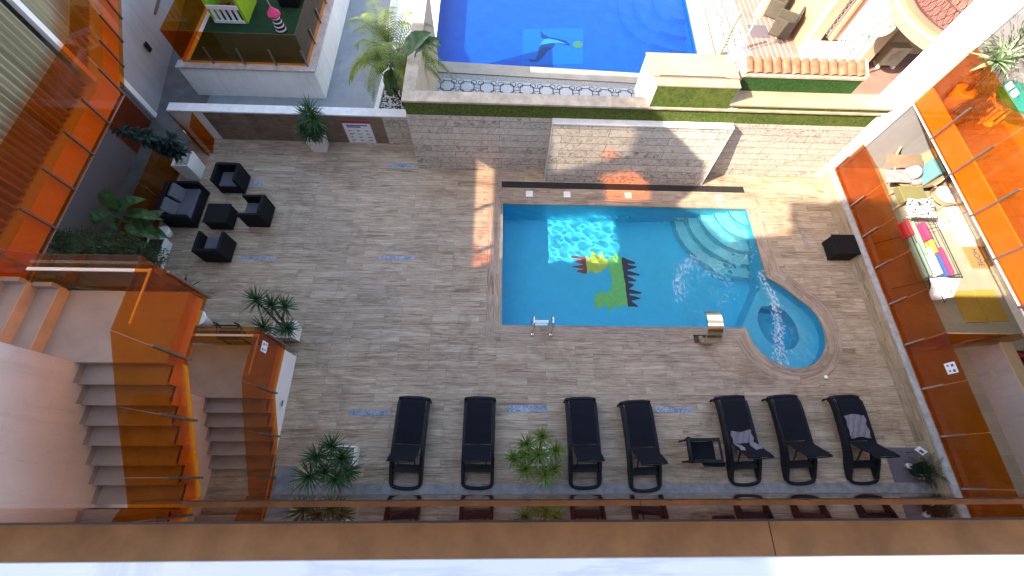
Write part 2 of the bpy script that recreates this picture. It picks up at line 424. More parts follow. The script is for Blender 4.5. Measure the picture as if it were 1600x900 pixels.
M['redmetal'] = plain('dark_red_iron', (.06, .012, .012), .5, .2, 9)
M['mosaicwhite'] = tiles('white_mosaic', (.45, .45, .46), (.52, .52, .53), (.3, .3, .3), W=.03, Hh=.03, mortar=.003, rough=.5)
M['pebble'] = plain('pebble_strip', (.30, .29, .27), .8, .7, 35, 1, 50)
M['mosaicblack'] = plain('dark_mosaic', (.035, .035, .04), .5, .2, 20)
M['limestone'] = tiles('limestone_coping', (.34, .295, .235), (.38, .33, .265), (.40, .36, .31), W=.6, Hh=.7, mortar=.004, rough=.6)
M['pooltile'] = tiles('pool_tile', (.075, .55, .80), (.09, .59, .84), (.09, .49, .70), W=.03, Hh=.03, mortar=.002, rough=.4, bump=.05, var=.25)
M['pittile'] = tiles('spa_floor_tile', (.03, .40, .64), (.04, .44, .68), (.05, .36, .56), W=.03, Hh=.03, mortar=.002, rough=.4, bump=.05, var=.25)
M['benchtile'] = tiles('spa_bench_tile', (.15, .58, .78), (.18, .62, .82), (.14, .5, .68), W=.03, Hh=.03, mortar=.002, rough=.4, bump=.05, var=.25)
M['steptile'] = tiles('pool_step_tile', (.30, .66, .72), (.36, .72, .78), (.28, .6, .66), W=.03, Hh=.03, mortar=.003, rough=.4, bump=.05)
M['stepedge'] = plain('step_edge_tile', (.04, .32, .42), .4, .1, 9)
M['deeptile'] = tiles('deep_pool_tile', (.002, .065, .36), (.003, .075, .39), (.002, .055, .31), W=.3, Hh=.3, mortar=.003, rough=.4, bump=.05, var=.35)
M['water'] = water('pool_water', (.72, .96, 1.0))
M['deepwater'] = glass('deep_pool_water', (.55, .80, .98), ior=1.33)
M['drain'] = tiles('drain_grate', (.028, .026, .026), (.04, .036, .036), (.008, .007, .007), W=.03, Hh=.3, mortar=.008, rough=.5)
M['bluestrip'] = tiles('blue_mosaic', (.08, .15, .30), (.38, .43, .50), (.22, .27, .36), W=.045, Hh=.045, mortar=.006, rough=.3, var=1.0)
M['greystrip'] = tiles('grey_mosaic', (.30, .29, .28), (.45, .44, .42), (.15, .14, .13), W=.035, Hh=.035, mortar=.005, rough=.4)
def flat(n, c, r=.6): M[n] = plain(n, c, r, .08, 8)
flat('red', (.48, .05, .02)); flat('yellow', (.42, .30, .05)); flat('mosaicgold', (.85, .66, .06)); flat('green', (.34, .62, .13)); flat('maroon', (.10, .02, .045)); flat('dolphin', (.004, .02, .12)); flat('dolphinlight', (.04, .22, .40)); flat('sqblue', (.0, .10, .36)); flat('ballgreen', (.08, .17, .06))
flat('lime', (.28, .50, .02)); flat('limeroof', (.30, .45, .10)); flat('hotpink', (.55, .03, .14)); flat('navy', (.01, .015, .06)); flat('bluepaint', (.03, .12, .35)); flat('signred', (.30, .045, .05)); flat('signblue', (.05, .08, .35)); flat('paper', (.75, .75, .77)); flat('ink', (.04, .05, .12)); flat('teal', (.0, .16, .12)); flat('mauve', (.12, .10, .12))
def bw():
    t = NT('patterned_cloth'); f = t.noise(obj_c(t), 9, 3, .6, 1.5); return t.done(t.bsdf(t.ramp(f, [(.44, (.03, .03, .035)), (.5, (.75, .75, .77))]), .9))
M['bwcloth'] = bw()
flat('tanwicker', (.34, .225, .13), .8); flat('throw', (.27, .19, .135), .95); flat('greycloth', (.26, .25, .27), .95); flat('khaki', (.17, .16, .07), .9); flat('mustard', (.36, .235, .04), .95); flat('coir', (.34, .185, .065), .95); flat('lightcloth', (.48, .48, .51), .9); flat('aqua', (.10, .22, .26), .9); flat('denim', (.04, .10, .30), .9); flat('pinkcloth', (.40, .03, .11), .9); flat('redcloth', (.33, .018, .03), .9); flat('sage', (.17, .24, .20), .9); flat('bluecloth', (.03, .07, .24), .9); flat('peach', (.45, .30, .19), .8); flat('stripe', (.04, .04, .05), .9); flat('iron', (.03, .028, .028), .5); flat('acgrey', (.34, .34, .29), .6); flat('driftwood', (.33, .29, .20), .9); flat('orange', (.75, .16, .02), .5); flat('skin', (.5, .3, .2)); flat('bluebeam', (.02, .03, .06))
def foam_mat():
    t = NT('foam'); a = t.n('ShaderNodeBsdfTransparent'); b = t.bsdf((.85, .88, .9), .3); m = t.n('ShaderNodeMixShader'); m.inputs[0].default_value = .42; t.l(a.outputs[0], m.inputs[1]); t.l(b.outputs[0], m.inputs[2]); return t.done(m)
M['foam'] = foam_mat()
def curtain_mat():
    t = NT('curtain_cloth'); c = uv_c(t)
    f = t.noise(t.mapping(c, (7, .15, 1)), 1.0, 3, .5)
    col = t.ramp(f, [(.3, (.26, .235, .155)), (.7, (.40, .365, .25))])
    return t.done(t.bsdf(col, .9, 0, None, .1))
M['curtain'] = curtain_mat()

# ------------------------------------------------------------------ pool outline
JC, JR = (7.5, 3.5), 1.05
def arc(c, r, a0, a1, n):
    return [(c[0] + r * math.cos(a0 + (a1 - a0) * i / n), c[1] + r * math.sin(a0 + (a1 - a0) * i / n)) for i in range(n + 1)]
POOL = [(.1, 3.5), (6.44, 3.5)] + arc(JC, JR, math.radians(197), math.radians(410), 26) + [(7.75, 4.74), (7.39, 5.0), (7.36, 7.25), (.1, 7.25)]
def offset(poly, d):
    out = []; n = len(poly)
    for i in range(n):
        p = Vector(poly[i - 1]); q = Vector(poly[i]); r = Vector(poly[(i + 1) % n])
        e1 = (q - p).normalized(); e2 = (r - q).normalized()
        n1 = Vector((e1.y, -e1.x)); n2 = Vector((e2.y, -e2.x)); b = (n1 + n2); b = b / max(.35, b.length_squared) * 2
        out.append((q.x + b.x * d, q.y + b.y * d))
    return out
COP = offset(POOL, .38)
LIP = offset(POOL, -.025)

# ------------------------------------------------------------------ ground sheets
g = MB(); R_ = 160; X0, X1, Y0, Y1 = -12.6, 18, -1.2, 20
for a in ((-R_, R_, -R_, Y0), (-R_, R_, Y1, R_), (-R_, X0, Y0, Y1), (X1, R_, Y0, Y1)):
    g.poly([(a[0], a[2]), (a[1], a[2]), (a[1], a[3]), (a[0], a[3])], -.02)
struct('ground', g, M['slate'])
dk = MB().tri_poly([[(-9.25, -1.2), (9.9, -1.2), (9.9, 9.42), (-9.25, 9.42)], COP], 0)
struct('pool_deck', dk, M['deck'])
cp = MB(); n = len(POOL); u = 0
for i in range(n):
    j = (i + 1) % n; a, b, c, d = LIP[i], LIP[j], COP[j], COP[i]
    l = math.hypot(POOL[j][0] - POOL[i][0], POOL[j][1] - POOL[i][1])
    if l < .5: uv = [(u, 0), (u + l, 0), (u + l, .38), (u, .38)]
    else:
        e = Vector((POOL[j][0] - POOL[i][0], POOL[j][1] - POOL[i][1])).normalized(); o = Vector(POOL[i]); nn = Vector((e.y, -e.x))
        uv = [(u + (Vector(q) - o).dot(e), (Vector(q) - o).dot(nn)) for q in (a, b, c, d)]
    cp.face([(a[0], a[1], .004), (d[0], d[1], .004), (c[0], c[1], .004), (b[0], b[1], .004)], [uv[0], uv[3], uv[2], uv[1]])
    cp.face([(a[0], a[1], .004), (b[0], b[1], .004), (b[0], b[1], -.045), (a[0], a[1], -.045)]); u += l
struct('pool_coping', cp, M['coping'])
# the basin
ZF, ZB, ZP = -1.22, -.42, -.86
sh = MB()
for i in range(n):
    j = (i + 1) % n; a, b = POOL[i], POOL[j]; l = math.hypot(b[0] - a[0], b[1] - a[1])
    sh.face([(a[0], a[1], ZF), (a[0], a[1], 0), (b[0], b[1], 0), (b[0], b[1], ZF)], [(0, ZF), (0, 0), (l, 0), (l, ZF)])
sh.tri_poly([POOL], ZF)
struct('pool_basin', sh, M['pooltile'])
PIT = arc((7.52, 3.66), .60, 0, 2 * PI, 28)[:-1]
PIT = [(7.52 + (x - 7.52) * .85 + (y - 3.66) * -.12, 3.66 + (y - 3.66) * 1.05) for x, y in PIT]
bench = [p for p in offset(POOL, -.002)[1:-2]]
bb = MB().tri_poly([bench, PIT], ZB)
for i in range(len(PIT)):
    a, b = PIT[i], PIT[(i + 1) % len(PIT)]; bb.face([(a[0], a[1], ZB), (b[0], b[1], ZB), (b[0], b[1], ZP), (a[0], a[1], ZP)], [(0, 0), (.1, 0), (.1, .4), (0, .4)])
bb.tri_poly([PIT], ZP)
a, b = bench[0], bench[-1]; bb.face([(a[0], a[1], ZB), (b[0], b[1], ZB), (b[0], b[1], ZF), (a[0], a[1], ZF)])
struct('spa_bench', bb, M['benchtile'])
pf = MB().tri_poly([PIT], ZP + .006); struct('spa_floor', pf, M['pittile'])
# corner steps, quarter rings
for k, (r, z) in enumerate(((.52, -.20), (.90, -.40), (1.27, -.60), (1.63, -.80), (1.99, -1.0))):
    q = MB(); c = (7.358, 7.248); A = arc(c, r, PI, 1.5 * PI, 18)
    q.prism([c] + A, z - .2 if k < 4 else ZF, z)
    s_ = struct('pool_step', q, M['steptile'])
    e = MB()
    B = arc(c, r - .035, PI, 1.5 * PI, 18)
    for i in range(18): e.face([(A[i][0], A[i][1], z + .004), (A[i + 1][0], A[i + 1][1], z + .004), (B[i + 1][0], B[i + 1][1], z + .004), (B[i][0], B[i][1], z + .004)])
    e.build('step_edge', M['stepedge'], s_)
# water surface, real small waves
def water_sheet(name, x0, x1, y0, y1, z, step, mat, waves, extra=None):
    nx, ny = int((x1 - x0) / step), int((y1 - y0) / step)
    xs = np.linspace(x0, x1, nx + 1); ys = np.linspace(y0, y1, ny + 1); X, Y = np.meshgrid(xs, ys)
    Z = np.zeros_like(X)
    rs = np.random.RandomState(3)
    for lam, amp, cnt in waves:
        for k in range(cnt):
            th = rs.uniform(0, 2 * PI); kk = 2 * PI / (lam * rs.uniform(.75, 1.3)); Z += amp * np.sin(kk * (X * np.cos(th) + Y * np.sin(th)) + rs.uniform(0, 6.28)) / math.sqrt(cnt)
    if extra is not None: Z += extra(X, Y, rs)
    V = np.stack([X, Y, Z + z], -1).reshape(-1, 3)
    idx = np.arange((nx + 1) * (ny + 1)).reshape(ny + 1, nx + 1)
    Fc = np.stack([idx[:-1, :-1], idx[:-1, 1:], idx[1:, 1:], idx[1:, :-1]], -1).reshape(-1, 4)
    me = bpy.data.meshes.new(name); me.from_pydata(V.tolist(), [], Fc.tolist()); me.polygons.foreach_set('use_smooth', [True] * len(Fc)); me.materials.append(mat)
    o = bpy.data.objects.new(name, me); COL.objects.link(o); OFF[o.name] = Vector((0, 0, 0))
    return tag(o, kind='structure')
def seg_d(X, Y, a, b):
    ax, ay = a; bx, by = b; t = np.clip(((X - ax) * (bx - ax) + (Y - ay) * (by - ay)) / ((bx - ax) ** 2 + (by - ay) ** 2), 0, 1)
    return np.hypot(X - ax - t * (bx - ax), Y - ay - t * (by - ay)), t
def churn(X, Y, rs):
    # the jet's splash line through the spa, the churn in front of the spout and the ripples by the steps
    d1, t1 = seg_d(X, Y, (7.05, 5.2), (7.3, 2.75)); d2, t2 = seg_d(X, Y, (5.2, 3.9), (6.75, 5.6)); d3, _ = seg_d(X, Y, (3.3, 6.9), (5.4, 7.0))
    w = np.exp(-(d1 / .085) ** 2) + .9 * np.exp(-((np.abs(d2 - .33 * (1 - t2))) / .13) ** 2) + .4 * np.exp(-(d3 / .14) ** 2) + .25 * np.exp(-(np.hypot(X - 5.4, Y - 4.3) / .55) ** 2)
    z = np.zeros_like(X)
    for k in range(26):
        th = rs.uniform(0, 6.28); kk = 2 * PI / rs.uniform(.10, .32); z += np.sin(kk * (X * np.cos(th) + Y * np.sin(th)) + rs.uniform(0, 6.28))
    return w * z * .0095
wt = water_sheet('pool_water', .06, 8.62, 2.38, 7.29, -.075, .03, M['water'], ((.55, .0028, 5), (.27, .0016, 6), (.16, .0006, 4)), churn)

# pool-floor picture: four flame-edged fields of one mosaic
def flame(base0, base1, out, n, depth, seed, jig=.5):
    rnd = random.Random(seed); P = [base0]; b0, b1 = Vector(base0), Vector(base1); o = Vector(out)
    for i in range(n):
        f0, f1, f2 = (i + .12) / n, (i + .55) / n, (i + .92) / n; dd = depth * rnd.uniform(1 - jig, 1)
        p = b0.lerp(b1, f0) + o * depth * rnd.uniform(.18, .32); q = b0.lerp(b1, f1 + rnd.uniform(-.15, .15) / n) + o * dd; r = b0.lerp(b1, f2) + o * depth * rnd.uniform(.18, .32)
        P += [tuple(p), tuple(q), tuple(q - o * .05 + (b1 - b0).normalized() * .05), tuple(r)]
    return P + [base1]
def fl(px, py): p = at(px, py, -.93); return (p.x, p.y)
pm = thing('pool_mosaic', (3.2, 5.3, ZF), 'flame-edged red, yellow, green and maroon mosaic set in the small pool floor', 'mosaic')
zz = ZF + .006
for nm, m, P in (('red_field', 'red', flame(fl(917, 429), fl(914, 402), (-1, .02), 4, .50, 3)), ('maroon_field', 'maroon', flame(fl(970, 404), fl(981, 480), (1, -.08), 8, .50, 5)),
                 ('yellow_field', 'mosaicgold', [fl(917, 428), fl(915, 402), fl(922, 405), fl(926, 391), fl(932, 403), fl(940, 394), fl(941, 405), fl(950, 408), fl(948, 420), fl(938, 425), fl(930, 429), fl(924, 424)]),
                 ('green_field', 'green', [fl(950, 408), fl(952, 400), fl(957, 405), fl(962, 394), fl(966, 404), fl(970, 404), fl(981, 480), fl(972, 476), fl(968, 484), fl(960, 478), fl(952, 488), fl(946, 478), fl(930, 483), fl(928, 466), fl(938, 455), fl(946, 459), fl(955, 452), fl(954, 432), fl(950, 422)])):
    t = MB().tri_poly([P], zz + .004); t.build(nm, M[m], pm)

def foam():
    rr = random.Random(17); m = MB()
    def fleck(px, py, L, w, ang):
        p = at(px, py, -.06); d = Vector((math.cos(ang), math.sin(ang), 0)); q = Vector((-d.y, d.x, 0)); n_ = 7; P = []
        for i in range(n_):
            th = 2 * PI * i / n_; k_ = rr.uniform(.6, 1.2); P.append(p + d * L * k_ * math.cos(th) + q * w * k_ * math.sin(th) + Vector((0, 0, rr.uniform(-.004, .004))))
        c = p + Vector((0, 0, .012))
        for i in range(n_): m.face([P[i], P[(i + 1) % n_], c])
    for k in range(420):
        f = rr.random() ** .9; px = 1187 + 46 * f + 8 * math.sin(f * 5); py = 425 + 146 * f; sp = 3 + 5 * f
        fleck(px + rr.gauss(0, sp * .75), py + rr.gauss(0, 4), rr.uniform(.012, .06), rr.uniform(.006, .018), 1.9 + rr.gauss(0, .45))
    for k in range(200):
        f = rr.random(); a = math.radians(200 - 95 * f); px = 1112 + 52 * math.cos(a); py = 500 - 96 * math.sin(math.pi * .5 * (.25 + .75 * f)); fleck(px + rr.gauss(0, 6), py + rr.gauss(0, 6), rr.uniform(.012, .07), rr.uniform(.005, .015), rr.uniform(.6, 2.2))
    for k in range(70): fleck(1128 + rr.gauss(4, 10), 440 + rr.gauss(15, 28), rr.uniform(.01, .05), rr.uniform(.004, .01), 2.0 + rr.gauss(0, .3))
    for k in range(90): f = rr.random(); fleck(1105 + 75 * f + rr.gauss(0, 5), 428 - 34 * f + rr.gauss(0, 5), rr.uniform(.01, .06), rr.uniform(.005, .014), .5 + rr.gauss(0, .4))
    for k in range(60): fleck(rr.gauss(1225, 30), rr.gauss(520, 28), .012, .010, 0)
    tag(m.build('water_foam', M['foam']), kind='stuff', label='white froth drifting from the jets on the pool water', cat='foam')
foam()
# nine strips of blue mosaic let into the deck
def strip(p0, p1, mat, label, w=None):
    a, b = at(*p0), at(*p1); x0, x1 = sorted((a.x, b.x)); y0, y1 = sorted((a.y, b.y))
    o = MB().box(x0, x1, y0, y1, -.02, .005).build('mosaic_strip', M[mat]); return tag(o, label, 'mosaic strip', 'mosaic strips let into the deck')
for p0, p1, lb in (((545, 641), (609, 649), 'blue mosaic strip in the deck between the stairs and the first lounger'), ((793, 633), (855, 644), 'blue mosaic strip in the deck above the bushy yucca between loungers'),
                   ((1024, 636), (1083, 644), 'blue mosaic strip in the deck above the low black armchair'), ((592, 400), (647, 406), 'blue mosaic strip alone in the open middle of the deck'),
                   ((375, 400), (430, 406), 'blue mosaic strip in the deck by the lowest rattan armchair'), ((607, 256), (650, 262), 'blue mosaic strip at the corner foot of the marble wall'),
                   ((390, 283), (411, 289), 'short blue mosaic strip beside the uppermost rattan armchair')):
    strip(p0, p1, 'bluestrip', lb)
q = MB().box(-.055, .055, -.24, .24, -.02, .006).build('mosaic_strip', M['greystrip']); q.location = at(1257, 372) + Vector((0, 0, 0)); q.rotation_euler.z = .03
tag(q, 'grey mosaic strip in the deck beside the black cube pouf', 'mosaic strip', 'mosaic strips let into the deck')
a = at(784, 290); o = MB().box(.09, 7.39, 7.80, 8.02, -.02, .007).build('drain_grate', M['drain']); tag(o, 'long black drain grate at the foot of the waterfall panel', 'drain')
for (px, py), lb in (((827, 303), 'white square skimmer lid in the coping, end one by the pool corner'), ((886, 304), 'white square skimmer lid in the coping, second along from the pool corner'), ((981.5, 305.5), 'white square skimmer lid in the orange patch of light'), ((1123, 309), 'white square skimmer lid in the sun by the pool steps')):
    p = at(px, py); t = thing('skimmer_lid', (p.x, p.y, .004), lb, 'lid', 'square lids in the pool coping')
    MB().box(p.x - .10, p.x + .10, p.y - .10, p.y + .10, .0045, .014).build('plate', M['whitepaint'], t, bevel=.004)
    MB().box(p.x - .055, p.x + .055, p.y - .055, p.y + .055, .0145, .017).build('cover', M['paper'], t)
# pool ladder
t = thing('pool_ladder', (1.13, 3.3, 0), 'chrome pool ladder hooked over the near pool edge', 'ladder')
for x in (.9, 1.36):
    pts = [(x, 3.30, 0)] + [(x, 3.30 + .02 * 0 + (.30 - .30 * math.cos(th)), .42 + .26 * math.sin(th)) for th in [i * PI / 10 for i in range(11)]]
    pts = [(x, 3.28, 0), (x, 3.27, .3)] + [(x, 3.46 - .19 * math.cos(th), .42 + .19 * math.sin(th)) for th in [i * PI / 10 for i in range(11)]] + [(x, 3.65, .2), (x, 3.62, -.9)]
    MB().tube(pts, .021, 10).build('handrail', M['chrome'], t, smooth=True)
    MB().lathe((x, 3.28, .004), ((.06, 0), (.06, .012), (.03, .022), (.021, .03)), 16).build('base_plate', M['chrome'], t, smooth=True)
for z in (-.02, -.3, -.58): MB().box(.93, 1.33, 3.60, 3.68, z - .02, z).build('rung', M['whitepaint'] if z > -.1 else M['chrome'], t, bevel=.006)
# spout
t = thing('waterfall_spout', (5.3, 3.25, 0), 'curved gold-toned steel waterfall spout at the near pool edge', 'spout')
cpt = [(3.20, .004), (3.06, .12), (3.02, .30), (3.07, .48), (3.20, .62), (3.37, .70), (3.54, .71), (3.66, .67), (3.72, .60)]
path = []
for i in range(8):
    p0, p1, p2, p3 = [Vector(cpt[max(0, min(8, i + k))]) for k in (-1, 0, 1, 2)]
    for k in range(4):
        u_ = k / 4; path.append(tuple(.5 * (2 * p1 + (p2 - p0) * u_ + (2 * p0 - 5 * p1 + 4 * p2 - p3) * u_ ** 2 + (3 * p1 - p0 - 3 * p2 + p3) * u_ ** 3)))
path.append(cpt[-1])
wv = [0.36] * 9; b = MB()
for s_, dz in ((0, 0),):
    for i in range(32):
        (ya, za), (yb, zb) = path[i], path[i + 1]; x0, x1 = 5.10, 5.47
        dy, dz = yb - ya, zb - za; L = math.hypot(dy, dz); ny, nz = dz / L * .045, -dy / L * .045
        b.face([(x0, ya, za), (x1, ya, za), (x1, yb, zb), (x0, yb, zb)]); b.face([(x0, ya + ny, za + nz), (x0, yb + ny, zb + nz), (x1, yb + ny, zb + nz), (x1, ya + ny, za + nz)])
        for x in (x0, x1): b.face([(x, ya, za), (x, yb, zb), (x, yb + ny, zb + nz), (x, ya + ny, za + nz)])
o = b.build('spout_blade', M['gold'], t, smooth=False)
for p_ in o.data.polygons: p_.use_smooth = abs(p_.normal.x) < .5
w_ = o.modifiers.new('w', 'WELD'); w_.merge_threshold = .0005
MB().box(5.02, 5.42, 3.10, 3.32, .002, .012).build('base_plate', M['darkmetal'], t)
for x in (5.085, 5.4725): MB().plate([(x, 3.10, .012), (x, 3.27, .012), (x, 3.20, .30), (x, 3.06, .30)], (1, 0, 0), .012).build('side_fin', M['gold'], t)
# cube pouf, white ball
t = thing('cube_pouf', (9.5, 5.8, 0), 'black wicker cube pouf standing by the wood-clad wall', 'pouf')
MB().box(9.22, 9.84, 5.52, 6.10, .03, .42).build('body', M['wicker'], t, bevel=.02)
MB().box(9.20, 9.86, 5.50, 6.12, .421, .455).build('lid', M['wicker'], t, bevel=.015)
for x in (9.27, 9.79):
    for y in (5.57, 6.05): MB().box(x - .03, x + .03, y - .03, y + .03, 0, .03).build('foot', M['resin'], t)
p = at(1289, 590); o = MB().lathe((p.x, p.y, 0), ((.01, 0), (.035, .01), (.05, .035), (.045, .06), (.02, .08)), 14).build('pool_light_cap', M['whitepaint'], smooth=True); tag(o, 'small white cap lying on the deck by the round spa', 'cap')

# ------------------------------------------------------------------ marble retaining wall
YW = 8.47
w = thing('retaining_wall', (3.7, YW, 0), 'long marble plank retaining wall behind the pool with turf and travertine on top', 'wall')
MB().box(-2.4, 9.72, YW, YW + .32, 0, 2.02).build('stone_facing', M['stone'], w)
MB().box(-2.4, 9.72, YW - .012, YW - .001, 0, .08).build('skirting', M['stone'], w)
MB().box(-2.38, 9.72, YW + .006, YW + .30, 2.021, 2.44).build('turf_band', M['grass'], w)
MB().box(-2.42, 9.72, YW - .045, YW + .32, 2.441, 2.50).build('coping', M['trav'], w, bevel=.008)
MB().box(-2.42, -2.10, YW + .321, 13.2, 2.441, 2.50).build('side_coping', M['trav'], w, bevel=.008)
MB().box(-2.38, -2.13, YW + .321, 13.1, 0, 2.44).build('side_parapet', M['cream'], w)
MB().box(6.0, 9.9, YW + .0, YW + .32, 2.501, 2.60).build('upper_turf_band', M['grass'], w)
MB().box(5.74, 9.9, YW - .03, 8.95, 2.601, 2.65).build('upper_coping', M['travtop'], w, bevel=.006)
# leaning waterfall panel
pn = thing('cascade_wall', (3.7, 8.2, 0), 'slanting marble waterfall panel leaning against the marble wall above the drain', 'panel')
xa, xb = 1.37, 6.11
Pq = [(xa, 8.06, 0), (xb, 8.06, 0), (xa, 8.465, 0), (xb, 8.465, 0), (xa, 8.30, 2.0), (xb, 8.30, 2.0), (xa, 8.465, 2.0), (xb, 8.465, 2.0)]
pb = MB().hexa([Vector(p) for p in Pq]); pb.build('stone_face', M['stone'], pn)
MB().box(xa - .01, xb + .01, 8.27, 8.465, 2.001, 2.05).build('top_ledge', M['marble'], pn, bevel=.006)
for x in (xa - .012, xb + .001): MB().hexa([Vector(p) for p in [(x, 8.05, .0), (x + .012, 8.05, .0), (x, 8.09, 0), (x + .012, 8.09, 0), (x, 8.288, 2.0), (x + .012, 8.288, 2.0), (x, 8.328, 2), (x + .012, 8.328, 2)]]).build('edge_trim', M['marble'], pn)
# turf-fronted box on the wall
t = thing('equipment_box', (4.7, 9.0, 2.5), 'turf-fronted white box with travertine top standing on the marble wall', 'box')
MB().box(3.72, 5.74, YW + .012, 8.72, 2.501, 3.10).build('front_body', M['whitepaint'], t)
MB().box(3.74, 5.72, YW - .004, YW + .010, 2.502, 3.09).build('turf_front', M['grass'], t)
MB().box(3.70, 5.75, YW - .01, 8.735, 3.101, 3.14).build('front_top', M['travtop'], t, bevel=.005)
MB().box(3.60, 5.74, 8.75, 9.52, 2.10, 3.13).build('rear_body', M['whitepaint'], t)
MB().box(3.58, 5.76, 8.745, 9.55, 3.131, 3.17).build('rear_top', M['travtop'], t, bevel=.005)
MB().tube([(3.8, 8.74, 3.19), (5.4, 8.74, 3.19), (5.44, 8.72, 3.19)], .012, 6).build('pipe', M['steel'], t)
# tile-topped wall
t = thing('tile_topped_wall', (7.4, 9.1, 2.6), 'turf-fronted garden wall capped with sloping terracotta roof tiles', 'wall')
MB().box(5.95, 8.98, 8.96, 9.25, 0, 3.08).build('body', M['cream'], t)
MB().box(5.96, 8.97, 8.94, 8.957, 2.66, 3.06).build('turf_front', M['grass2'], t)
MB().box(5.93, 9.0, 8.92, 9.02, 3.061, 3.11).build('front_edge', M['trav'], t)
tl = MB()
for k in range(13):
    x = 6.08 + k * .235
    for i in range(7):
        a0, a1 = PI * i / 7, PI * (i + 1) / 7
        for (ya, za, yb, zb, r) in ((8.98, 3.10, 9.36, 3.22, .10),):
            P = [(x + r * math.cos(a0), ya, za + r * .8 * math.sin(a0)), (x + r * math.cos(a1), ya, za + r * .8 * math.sin(a1)), (x + r * 1.1 * math.cos(a1), yb, zb + r * .9 * math.sin(a1)), (x + r * 1.1 * math.cos(a0), yb, zb + r * .9 * math.sin(a0))]
            tl.face(P)
tl.build('roof_tiles', M['terracotta'], t)
MB().hexa([Vector(p) for p in [(5.94, 8.97, 3.02), (8.99, 8.97, 3.02), (5.94, 9.36, 3.0), (8.99, 9.36, 3.0), (5.94, 8.97, 3.09), (8.99, 8.97, 3.09), (5.94, 9.36, 3.21), (8.99, 9.36, 3.21)]]).build('tile_bed', M['trav'], t)
for x in (5.92, 8.97): MB().hexa([Vector(p) for p in [(x, 8.96, 3.0), (x + .07, 8.96, 3.0), (x, 9.38, 3.1), (x + .07, 9.38, 3.1), (x, 8.96, 3.17), (x + .07, 8.96, 3.17), (x, 9.38, 3.30), (x + .07, 9.38, 3.30)]]).build('verge', M['cream'], t)

# low wall with wood panels
w = thing('panelled_wall', (-5.5, 9.4, 0), 'low wall of brown wood panels under a white marble cap beside the path', 'wall')
MB().box(-9.25, -3.05, 9.38, 9.60, 0, 1.05).build('core', M['white'], w)
MB().box(-8.35, -3.72 + .35, 9.355, 9.379, 0, 1.04).build('wood_panels', M['panelwood'], w)
MB().box(-3.36, -2.405, 9.35, 9.60, 0, 1.045).build('stone_end', M['stone'], w)
MB().box(-9.28, -2.405, 9.335, 9.63, 1.051, 1.10).build('cap', M['marble'], w, bevel=.006)
t = thing('notice_board', (-4.1, 9.34, .5), 'white notice board with a red header bar fixed to the wood panels', 'sign')
MB().box(-4.55, -3.75, 9.335, 9.353, .02, .90).build('board', M['paper'], t)
MB().box(-4.56, -3.74, 9.331, 9.3349, .80, .915).build('header_bar', M['signred'], t)
ln = MB()
rnd = random.Random(4)
for k in range(2): ln.box(-4.45, -3.85 - .2 * k, 9.332, 9.3345, .70 - .06 * k, .74 - .06 * k)
ln.build('heading_lines', M['signblue'], t)
ln = MB()
for r in range(4):
    for c in range(3): ln.box(-4.45 + .25 * c, -4.45 + .25 * c + rnd.uniform(.08, .15), 9.332, 9.3345, .52 - .13 * r, .535 - .13 * r); ln.box(-4.45 + .25 * c, -4.45 + .25 * c + rnd.uniform(.05, .13), 9.332, 9.3345, .49 - .13 * r, .50 - .13 * r)
ln.build('text_lines', M['ink'], t)

# ------------------------------------------------------------------ path, gravel bed, play platform
struct('side_path', MB().poly([(-9.25, 9.42), (-4.0, 9.42), (-3.85, 13), (-4.2, 20), (-9.25, 20)], 0.001), M['path'])
struct('corridor_floor', MB().poly([(-12.6, -1.2), (-9.25, -1.2), (-9.25, 20), (-12.6, 20)], 0.0005), M['slate'])
o = MB()
kc = [(-4.02, 9.62), (-3.88, 9.62), (-3.72, 13.0), (-4.05, 20), (-4.2, 20), (-3.86, 13.0)]
struct('bed_kerb', o.prism(kc, 0, .12), M['marble'])
struct('bed_soil', MB().poly([(-3.88, 9.6), (-2.38, 9.6), (-2.38, 13.2), (-3.72, 13.0)], .03), M['soil'])
gv = MB(); rnd = random.Random(11)
for k in range(1500):
    x = rnd.uniform(-3.8, -2.42); y = rnd.uniform(9.63, 12.6); r = rnd.uniform(.015, .04); z = .04 + rnd.uniform(0, .02); a = rnd.uniform(0, 6)
    P = [(x + r * math.cos(a + i * 1.57) * (1 + .4 * (i % 2)), y + r * math.sin(a + i * 1.57), z) for i in range(4)]; T = (x, y, z + r * .7)
    for i in range(4): gv.face([P[i], P[(i + 1) % 4], T])
tag(gv.build('bed_gravel', M['marble']), kind='stuff', label='pale gravel spread under the palm', cat='gravel')
t = thing('play_platform', (-7.6, 12, 0), 'white raised play platform with green turf and amber glass sides', 'platform')
MB().box(-9.6, -5.6, 11.15, 20, 0, .98).build('wall', M['white'], t)
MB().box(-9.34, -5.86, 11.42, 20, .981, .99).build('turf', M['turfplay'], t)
MB().box(-9.64, -5.56, 11.11, 11.42, .981, 1.04).build('cap', M['greycap'], t, bevel=.006)
MB().box(-5.88, -5.56, 11.421, 20, .981, 1.04).build('side_cap', M['greycap'], t, bevel=.006)
for k in range(4):
    x = -9.45 + k * .92; MB().box(x, x + .9, 11.33, 11.342, 1.0, 2.02).build('glass_panel', M['amber'], t)
    MB().box(x + .87, x + .92, 11.29, 11.328, 1.0, 1.55).build('bracket', M['bracket'], t)
for k in range(8):
    y = 11.36 + k * .98; MB().box(-5.792, -5.78, y, y + .96, 1.0, 2.02).build('glass_panel', M['amber'], t)
    MB().box(-5.775, -5.74, y + .93, y + .98, 1.0, 1.5).build('bracket', M['bracket'], t)
for k in range(4):
    y = 11.36 + k * .98; MB().box(-9.47, -9.458, y, y + .96, 1.0, 2.02).build('glass_panel', M['amber'], t)
